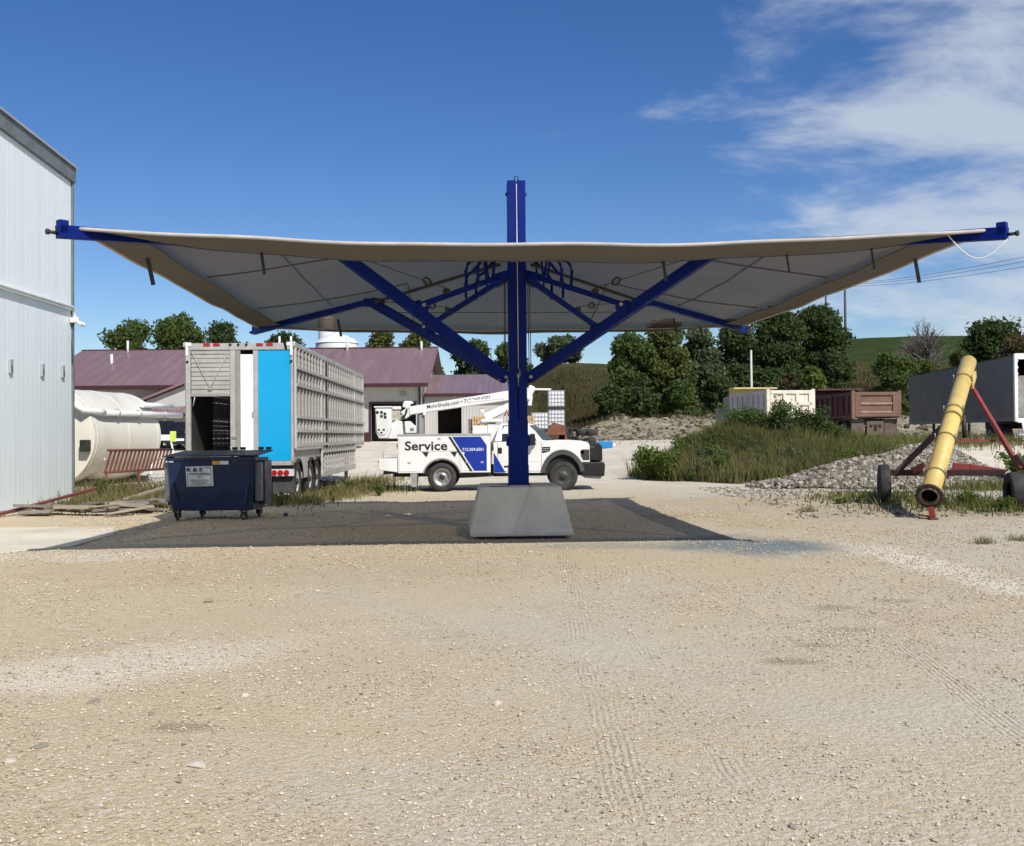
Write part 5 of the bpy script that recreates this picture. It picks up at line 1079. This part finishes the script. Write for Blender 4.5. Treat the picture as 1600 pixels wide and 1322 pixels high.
o = MB().bar((-9.6, 24.3, .1), (-8.9, 27.2, .45), .12, .05).build('pale_plank', BRD[3]); tag(o, 'pale straight plank sticking out behind the board heap', 'board')

# ------------------------------------------------------------------ poles and wires
def pole(px, d, ytop, r_, name, label, mat, arm=False):
    p = at(px, ytop, d); z0 = g(p.x, d)-.3; t = thing(name, label, 'pole', (p.x, d, z0))
    MB().tube([(0, 0, 0), (0, 0, (p.z-z0)*.5), (0, 0, p.z-z0)], [r_, r_*.9, r_*.7], 10).build('shaft', mat, t)
    if arm:
        MB().span((-1.2, -.08, p.z-z0-.8), (1.2, .08, p.z-z0-.62)).build('crossarm', mat, t)
        for xx in (-1.1, 0, 1.1): MB().cyl((xx, 0, p.z-z0-.62), (xx, 0, p.z-z0-.4), .06).build('insulator', PW, t)
    return p
WPOL = pm('dark_pole_wood', (.07, .065, .06), (.05, .045, .04), 2, .8)
pole(1321, 140, 436, .2, 'utility_pole', 'tall dark utility pole rising right of the big tree', WPOL, True)
pole(1291, 175, 440, .2, 'utility_pole', 'farther dark utility pole above the tree, tip by the canopy edge', WPOL, True)
pole(1174, 60, 547, .085, 'pipe_post', 'thin white post standing behind the cream dump truck', pm('pale_post', (.55, .53, .48), (.45, .43, .39), 2, .6))
for k, (ya, yb_, lb) in enumerate(((397, 447, 'topmost of three thin overhead wires at right'), (406, 449, 'middle of three thin overhead wires at right'), (416, 452, 'lowest of three thin overhead wires at right'))):
    a, b_ = at(1700, ya-18, 88+k*2), at(1321, yb_-4, 140)
    pts = [a+(b_-a)*t+Vector((0, 0, -.55*4*t*(1-t))) for t in [i/16 for i in range(17)]]
    tag(MB().tube(pts, .022, 5).build('overhead_wire', pm('wire_grey', (.10, .11, .12), None, 2, .6)), lb, 'wire', 'overhead wires')

# ------------------------------------------------------------------ stone heap
rs = np.random.RandomState(11)
def pile_z(x, y): return 1.15*np.exp(-((x-13.0)/1.75)**2-((y-31.6)/1.25)**2)+.55*np.exp(-((x-10.2)/1.7)**2-((y-31.4)/1.0)**2)+.12*np.exp(-((x-11)/3.5)**2-((y-30.6)/1.3)**2)
n = 15000; x = rs.normal(11.9, 2.1, n); y = rs.normal(31.3, .95, n); pz_ = pile_z(x, y); ok = pz_ > .05; x, y, pz_ = x[ok], y[ok], pz_[ok]
size = rs.uniform(.032, .085, len(x))*(.7+.6*rs.rand(len(x))); V, Fa = stones(np.stack([x, y, gz(x, y)+pz_*rs.uniform(.93, 1.02, len(x))-.03], -1), size, rs, .75)
gx, gy = np.meshgrid(np.linspace(6.5, 18, 60), np.linspace(28, 35.5, 40)); gzv = gz(gx, gy)+pile_z(gx, gy)-.07
base_i = len(V); V = np.concatenate([V, np.stack([gx, gy, gzv], -1).reshape(-1, 3)]); i = np.arange(39)[:, None]*60+np.arange(59)[None]+base_i
Fa = np.concatenate([Fa, np.stack([i, i+1, i+61], -1).reshape(-1, 3), np.stack([i, i+61, i+60], -1).reshape(-1, 3)])
tag(arrobj('stone_heap', V, Fa, SM_GREY), 'low heap of pale rounded stones behind the yellow auger', 'gravel', kind='stuff')
# loose stones round the heap, the yard margins and the rough bank
px_s = []; 
x = np.concatenate([rs.uniform(5.5, 14, 2600), rs.uniform(-13, -4.5, 2200), rs.uniform(1.5, 13, 700)]); y = np.concatenate([rs.uniform(19.5, 31, 2600), rs.uniform(23.8, 42, 2200), rs.uniform(60, 70, 700)])
V, Fa = stones(np.stack([x, y, gz(x, y)], -1), .015+.05*rs.beta(1, 4, len(x)), rs, .65); tag(arrobj('scattered_stones', V, Fa, SM_GREY), 'scattered pale stones along the rough edges of the yard', 'gravel', kind='stuff')
x = rs.uniform(3.5, 34, 2600); y = rs.uniform(70, 83, 2600); V, Fa = stones(np.stack([x, y, gz(x, y)-.03], -1), .06+.34*rs.beta(1, 6, 2600), rs, .6)
tag(arrobj('bank_rubble', V, Fa, stonemat('bank_stone', [(.21, .185, .135), (.16, .135, .09), (.29, .26, .20), (.11, .095, .06)])), 'rough rubble bank at the foot of the hill', 'rubble', kind='stuff')

# ------------------------------------------------------------------ plants
def blades(x, y, h, w_, rs, lean=.35, zoff=None):
    n = len(x); a = rs.uniform(0, 6.28, n); ln = rs.uniform(.05, lean, n)*h; la = rs.uniform(0, 6.28, n); z = gz(x, y) if zoff is None else zoff
    dx, dy = np.cos(a)*w_, np.sin(a)*w_; lx, ly = np.cos(la)*ln, np.sin(la)*ln
    P = np.stack([np.stack([x-dx, y-dy, z-.02], -1), np.stack([x+dx, y+dy, z-.02], -1), np.stack([x+lx*.4+dx*.7, y+ly*.4+dy*.7, z+h*.55], -1), np.stack([x+lx*.4-dx*.7, y+ly*.4-dy*.7, z+h*.55], -1), np.stack([x+lx, y+ly, z+h], -1)], 1)
    b = np.arange(n)[:, None]*5; Fa = np.concatenate([b+np.array([[0, 1, 2]]), b+np.array([[0, 2, 3]]), b+np.array([[3, 2, 4]])]); return P.reshape(-1, 3), Fa
GM = leafmat('tall_weed_grass', (.23, .225, .09), (.12, .145, .05), .4); GD = leafmat('dry_grass', (.26, .225, .11), (.15, .155, .065), .3); WM = leafmat('weed_leaves', (.09, .13, .045), (.06, .095, .03), .3)
def join(parts):
    V = []; Fa = []; n = 0
    for v, f in parts: V.append(v); Fa.append(f+n); n += len(v)
    return np.concatenate(V), np.concatenate(Fa)
rs = np.random.RandomState(21)
def scat(n, cx, cy, sx, sy): return cx+rs.normal(0, sx, n), cy+rs.normal(0, sy, n)
x, y = scat(42000, 9.6, 37.0, 2.5, 1.9); ok = (((x-9.6)/5.0)**2+((y-37.2)/4.4)**2 < 1.05+.3*wob(x, y, 1.3, 1)) & (y > 33.1+.3*wob(x, x, 1.5, 2)+np.maximum(0, (7.2-x))*.9); x, y = x[ok], y[ok]
h_ = (.50+.36*wob(x, y, .8, 3)+.15*rs.rand(len(x))).clip(.2, 1.3)*rs.uniform(.7, 1.25, len(x))
tag(arrobj('tall_grass', *blades(x, y, h_, .014+.012*rs.rand(len(x)), rs, .75), GM), 'tall green grass covering the earth mound right of the truck', 'grass', kind='stuff')
x, y = scat(9000, 9.4, 35.2, 2.6, 1.4); ok = (((x-9.6)/5.2)**2+((y-37.2)/4.7)**2 < 1.08) & (y > 33.0+.3*wob(x, x, 1.5, 2)+np.maximum(0, (7.2-x))*.9); x, y = x[ok], y[ok]
tag(arrobj('dry_grass', *blades(x, y, rs.uniform(.3, 1.0, len(x)), .009+.008*rs.rand(len(x)), rs, .9), GD), 'straw-coloured dry stalks among the green grass of the mound', 'grass', kind='stuff')
parts = []
for cx, cy, sx, sy, n, hh in ((13.2, 36.6, 1.7, .9, 4500, .28), (17.5, 44, 3, 1.2, 3000, .5), (9.6, 21.6, 1.3, .7, 900, .22), (10.8, 20.6, .9, .5, 700, .2), (8.2, 23.4, .8, .5, 500, .2), (14.2, 28.6, 1.2, .8, 1600, .3)):
    x, y = scat(n, cx, cy, sx, sy); parts.append(blades(x, y, rs.uniform(.3, 1.2, n)*hh, .012+.008*rs.rand(n), rs, .7))
tag(arrobj('yard_grass', *join(parts), GM), 'low green grass around the auger, stone heap and dump trucks', 'grass', kind='stuff')
parts = []
for cx, cy, sx, sy, n, hh in ((-9.6, 25.5, .9, 1.2, 1800, .28), (-11.2, 29, .9, 1.5, 1500, .45), (-4.8, 29.5, .35, 2.4, 1300, .24), (-5.0, 35, .6, 2.4, 1000, .28), (-3.8, 30.5, .6, .8, 260, .22), (-5.2, 26.0, .3, .5, 450, .26), (-8.0, 23.6, 1.0, .5, 500, .18), (-6.9, 24.4, .9, .3, 500, .35)):
    x, y = scat(n, cx, cy, sx, sy); parts.append(blades(x, y, rs.uniform(.25, 1.3, n)*hh, .010+.007*rs.rand(n), rs, .8))
tag(arrobj('weedy_grass', *join(parts), GD), 'thin dry grass around the livestock trailer and board heap', 'grass', kind='stuff')
GH = leafmat('hill_grass_blades', (.105, .088, .045), (.07, .068, .032), .2)
x = rs.uniform(3, 60, 40000); y = 81+rs.beta(1, 2.2, 40000)*70; h_ = rs.uniform(.15, .5, 40000)*(1+(y-80)/150)
tag(arrobj('hill_grass', *blades(x, y, h_, .03+.0006*(y-80), rs, .8), GH), 'dry tufted grass over the lower hillside', 'grass', kind='stuff')

def leafcloud(cent, rad, n, s, rs, shell=.5):
    """n leaf quads spread through clumps: cent (k,3), rad (k,)"""
    k = rs.choice(len(cent), n, p=rad**2/np.sum(rad**2)); d = rs.normal(0, 1, (n, 3)); d /= np.linalg.norm(d, axis=1)[:, None]
    r = rad[k]*(shell+(1-shell)*rs.rand(n)**.55)*rs.uniform(.6, 1.35, n); p = cent[k]+d*r[:, None]*np.array([1, 1, .78])
    u = rs.normal(0, 1, (n, 3)); u /= np.linalg.norm(u, axis=1)[:, None]; v = np.cross(u, rs.normal(0, 1, (n, 3))); v /= np.linalg.norm(v, axis=1)[:, None]
    ss_ = s*rs.uniform(.6, 1.4, n)[:, None]; V = np.stack([p-u*ss_, p+v*ss_*.5, p+u*ss_, p-v*ss_*.5], 1).reshape(-1, 3)
    return V, np.arange(4*n).reshape(-1, 4)
BARK = pm('grey_bark', (.13, .115, .095), (.08, .07, .058), 2, .9, bump=.3, bscale=8); BARKP = pm('pale_poplar_bark', (.33, .32, .28), (.2, .19, .165), 2, .9)
LM = {k: leafmat('leaves_'+k, c1, c2, .42) for k, c1, c2 in (('green', (.145, .20, .068), (.075, .115, .038)), ('olive', (.185, .21, .075), (.10, .13, .045)), ('dark', (.11, .15, .062), (.055, .082, .034)),
      ('grey', (.165, .195, .115), (.095, .125, .07)), ('bright', (.17, .225, .06), (.105, .15, .04)), ('brown', (.16, .125, .075), (.105, .09, .05)))}
def tree(px, ytop, d, hw, label, kind='green', name='tree', low=.25, n=17000, ls=.21, seed=0, bark=None, base=None, cat='tree', group=None, nc=40, tall=1.):
    rs = np.random.RandomState(seed+100); p = at(px, ytop, d); z0 = g(p.x, d)-.1 if base is None else base; H = p.z-z0; Rw = hw/F*d
    t = thing(name, label, cat, (p.x, d, z0), 0, group)
    zc0 = H*low; cent = []
    for i in range(nc):
        a = rs.uniform(0, 6.28); f = rs.uniform(0, 1)**.8; zz = zc0+(H-zc0)*f*.93; prof = math.sin(math.pi*min(1, .18+.80*f))**.6; r = Rw*prof*math.sqrt(rs.uniform(.05, 1))*.78
        cent.append((math.cos(a)*r, math.sin(a)*r, zz))
    cent = np.array(cent); rad = np.minimum(Rw*.50, (H-zc0)*.30)*rs.uniform(.25, 1.05, nc); over = cent[:, 2]+rad*.8 > H; cent[over, 2] = H-rad[over]*.8
    m = MB(); tr0 = max(.05, H*.016); lean = rs.uniform(-.04, .04, 2)*H; pts = [(lean[0]*f*f, lean[1]*f, f*H*.8) for f in (0, .15, .35, .6, .8, 1)]
    m.tube(pts, [tr0*1.25, tr0, tr0*.85, tr0*.6, tr0*.4, tr0*.15], 8)
    for i in range(nc):
        c_ = cent[i]; f = max(.1, min(.85, (c_[2]-.28*math.hypot(c_[0], c_[1])-.08*H)/(H*.8))); s_ = np.array([lean[0]*f*f, lean[1]*f, f*H*.8]); mid = (s_+c_)/2+np.array([0, 0, -.04*H])
        m.tube([tuple(s_), tuple(mid), tuple(c_)], [tr0*.34, tr0*.22, tr0*.08], 5, False)
    m.build('trunk', bark or BARK, t)
    V, Fa = leafcloud(cent, rad, n, ls, rs, .15); arrobj('crown', V, Fa, LM[kind], t); return t
TREES = [
 (200, 499, 100, 50, 'leafy green tree left of the pair above the maroon roof', 'green', .3), (281, 489, 103, 52, 'tall broad green tree above the maroon roof, right of its neighbour', 'green', .3), (354, 503, 108, 40, 'rounded green tree between the trailer corner and canopy edge', 'dark', .3),
 (440, 518, 108, 40, 'green tree showing between trailer roof and canopy hem', 'dark', .3), (597, 516, 104, 34, 'olive tree behind the middle of the shed ridge', 'olive', .3), (655, 517, 104, 36, 'olive tree behind the right part of the shed ridge', 'olive', .3), (738, 532, 100, 36, 'dark green tree just right of the shed gable', 'dark', .2), (800, 536, 104, 34, 'green tree behind the blue post above the annex roof', 'green', .2)]
for i, (px, yt_, d, hw, lb, kd, low) in enumerate(TREES): tree(px, yt_, d, hw, lb, kd, low=low, seed=i, group='trees behind the shed')
tree(876, 524, 168, 42, 'solitary rounded tree on the hill crest right of the post', 'grey', low=.12, seed=20, n=9000, ls=.32, name='hill_tree')
T2 = [(985, 519, 90, 40, 'leftmost poplar of the dense tree line on the hillside', 'green', BARKP), (1038, 500, 92, 44, 'tall poplar second from the left in the tree line', 'olive', BARKP), (1092, 508, 94, 36, 'narrow poplar right of the tall one, beneath the canopy corner', 'grey', BARKP), (1150, 498, 95, 42, 'tree behind the thin white post in the tree line', 'dark', BARK), (1215, 482, 96, 46, 'large dark cottonwood with open crown above the cream dump truck', 'dark', BARKP), (1280, 476, 98, 46, 'tallest dark tree at the right end of the tree line', 'dark', BARK)]
for i, (px, yt_, d, hw, lb, kd, bk) in enumerate(T2): tree(px, yt_, d, hw, lb, kd, low=.10 if i < 4 else .2, seed=30+i, n=24000, ls=.2, bark=bk, group='tree line on the hillside', nc=56)
B2 = [(950, 598, 86, 24, 'dark bush at the left foot of the tree line', 'dark'), (1000, 590, 85, 30, 'dark bush under the leftmost poplars', 'dark'), (1065, 592, 85, 32, 'green bush in the middle of the tree line foot', 'green'), (1120, 588, 86, 30, 'dark bush left of the thin white post', 'dark'), (1195, 575, 86, 36, 'dark brush right of the thin white post', 'dark'), (1232, 580, 85, 26, 'brownish brush behind the cream dump truck bed', 'brown'), (1268, 566, 83, 22, 'bright green bush above the gap between dump trucks', 'bright'), (1310, 552, 90, 26, 'dark bush beneath the tallest tree', 'dark'),
      (1398, 548, 84, 40, 'broad green shrub behind the maroon dump truck', 'green'), (1450, 556, 86, 34, 'olive shrub above the grey semi trailer roof', 'olive'), (1505, 545, 88, 30, 'yellowish brush right of the auger top', 'olive'), (1590, 522, 92, 40, 'brownish brush at the right edge above the semi trailer', 'brown')]
for i, (px, yt_, d, hw, lb, kd) in enumerate(B2): tree(px, yt_, d, hw, lb, kd, 'bush', .0, 8000, .18, 60+i, cat='bush', group='bushes along the hill foot', nc=20)
tree(1550, 499, 104, 58, 'dense dark green tree at the upper right edge', 'dark', low=.1, seed=90, n=18000, nc=40, name='tree')
# bare tree: branching skeleton of fine twigs
def bare_tree(px, ytop, d, hw, label):
    rb = random.Random(4); p = at(px, ytop, d); z0 = g(p.x, d)-.2; H = p.z-z0; t = thing('bare_tree', label, 'tree', (p.x, d, z0)); Rw = hw/F*d
    m = MB(); tw = MB()
    def grow(a, dr, ln, r_, lev):
        b = a+dr*ln; (m if lev < 2 else tw).tube([a, (a+b)/2+Vector((rb.uniform(-.04, .04)*ln, rb.uniform(-.04, .04)*ln, 0)), b], [r_, r_*.8, r_*.55], 6 if lev < 2 else 3, False)
        if lev >= 5: return
        for i in range(6 if lev == 0 else 4 if lev < 2 else 3):
            ax = Vector((rb.gauss(0, 1), rb.gauss(0, 1), rb.gauss(0, .5)+.25)).normalized(); nd = (dr*1.0+ax*(.85 if lev < 2 else .7)).normalized(); f = rb.uniform(.45, 1)
            grow(a+(b-a)*f, nd, ln*rb.uniform(.62, .85), r_*.62, lev+1)
    grow(Vector((0, 0, 0)), Vector((0, 0, 1)), H*.30, .22, 0)
    TWM = pm('bare_twigs', (.20, .165, .14), (.15, .125, .11), 2, .9)
    for i in range(3): grow(Vector((rb.uniform(-.3, .3), 0, .2)), Vector((rb.uniform(-.5, .5), rb.uniform(-.3, .3), 1)).normalized(), H*.3, .15, 1)
    a_ = m.build('trunk', BARK, t); b_ = tw.build('twigs', TWM, t)
    zs = max(v[2] for v in tw.v); k = H/zs; xs_ = max(abs(v[0]) for v in tw.v)
    for o in (a_, b_): o.scale = (Rw/xs_*1.35, Rw/xs_*1.35, k)
bare_tree(1447, 494, 112, 46, 'bare grey leafless tree on the skyline right of the utility poles')
# single weeds one can pick out
def weed(px, py, d, h_, w_, label, kind, n=500, name='weed_plant', seed=0):
    rs = np.random.RandomState(seed+300); x_ = (px-800)/F*d; t = thing(name, label, 'weed', (x_, d, g(x_, d)-.02), 0, 'weeds growing in the yard'); m = MB(); cent = []
    for i in range(9):
        a = rs.uniform(0, 6.28); r = w_*rs.uniform(.1, 1); hh = h_*rs.uniform(.6, 1); tip = (math.cos(a)*r, math.sin(a)*r, hh); m.tube([(0, 0, 0), (tip[0]*.4, tip[1]*.4, hh*.6), tip], [.012, .009, .004], 4, False)
        for f in (.35, .6, .8, .97): cent.append((tip[0]*f*f**.5, tip[1]*f*f**.5, hh*f))
    m.build('stem', WM, t); cent = np.array(cent); V, Fa = leafcloud(cent, np.full(len(cent), .15*h_/.6), n, .035+.02*(h_ > .7), rs, .1); arrobj('leaves', V, Fa, LM[kind], t)
W3 = [(1012, 0, 35.6, 1.2, .55, 'tall pale weed at the left tip of the grassy mound', 'bright'), (1038, 0, 35.0, 1.0, .5, 'leafy weed beside the pale one on the mound edge', 'bright'), (1165, 0, 38.6, 1.25, 1.0, 'dark bushy weed on the mound top before the cream truck', 'green'), (1215, 0, 38.2, 1.3, 1.0, 'dark leafy weed before the cream tailgate', 'green'), (1275, 0, 38.2, 1.3, 1.0, 'dark weed below the right corner of the cream tailgate', 'dark'), (1110, 0, 35.6, .75, .7, 'rounded green weed on the front of the mound', 'bright'), (1085, 0, 34.4, .55, .6, 'low dark green weed at the mound front', 'green'),
      (157, 0, 27.8, .65, .35, 'feathery yellow-green weed before the cream tank', 'bright'), (1470, 0, 33.2, .8, .5, 'green weed behind the auger tube and stone heap', 'green'), (1598, 0, 30, 1.0, .6, 'leafy weed at the right edge behind the auger frame', 'bright'), (1560, 0, 20.4, .3, .4, 'low weed clump under the auger axle', 'bright'), (1515, 0, 21.2, .35, .45, 'sprawling weed clump right of the auger flange', 'bright'), (1315, 0, 22.4, .14, .2, 'tiny green weed on the dirt left of the auger wheel', 'bright'), (592, 0, 28.3, .4, .25, 'dry thin weed behind the truck bumper', 'olive'), (545, 0, 30.5, .35, .3, 'low weed under the livestock trailer side', 'olive'), (436, 0, 24.4, .32, .3, 'weed tuft by the trailer mud flap', 'olive'), (515, 0, 27.6, .3, .4, 'weed tuft beside the trailer wheels', 'olive')]
for i, (px, _, d, h_, w_, lb, kd) in enumerate(W3): weed(px, 0, d, h_, w_, lb, kd, n=2600 if h_ > .7 else 400, seed=i)
rw = random.Random(8)
for i in range(26):
    px = rw.uniform(1030, 1330); d = rw.uniform(34.5, 39); weed(px, 0, d, rw.uniform(.6, 1.0), rw.uniform(.4, .7), 'leafy weed clump amid the tall grass of the mound', rw.choice(('bright', 'green', 'grey', 'grey')), n=1400, seed=50+i)
for i, (px, py, lb) in enumerate(((1535, 850, 'dry brown tuft lying on the right gravel'), (1592, 846, 'small dry tuft at the right edge of the gravel'), (1260, 800, 'straw-coloured tuft on dirt beyond the canopy shadow'))):
    d = CH*F/(py-675); x_ = (px-800)/F*d; x, y = scat(130, 0, 0, .10, .05); V, Fa = blades(x, y, rs.uniform(.04, .16, 130), .004, rs, 1.3, np.zeros(130)); o = arrobj('dry_tuft', V, Fa, GD); o.location = (x_, d, g(x_, d)); tag(o, lb, 'tuft', 'dry tufts on the gravel')
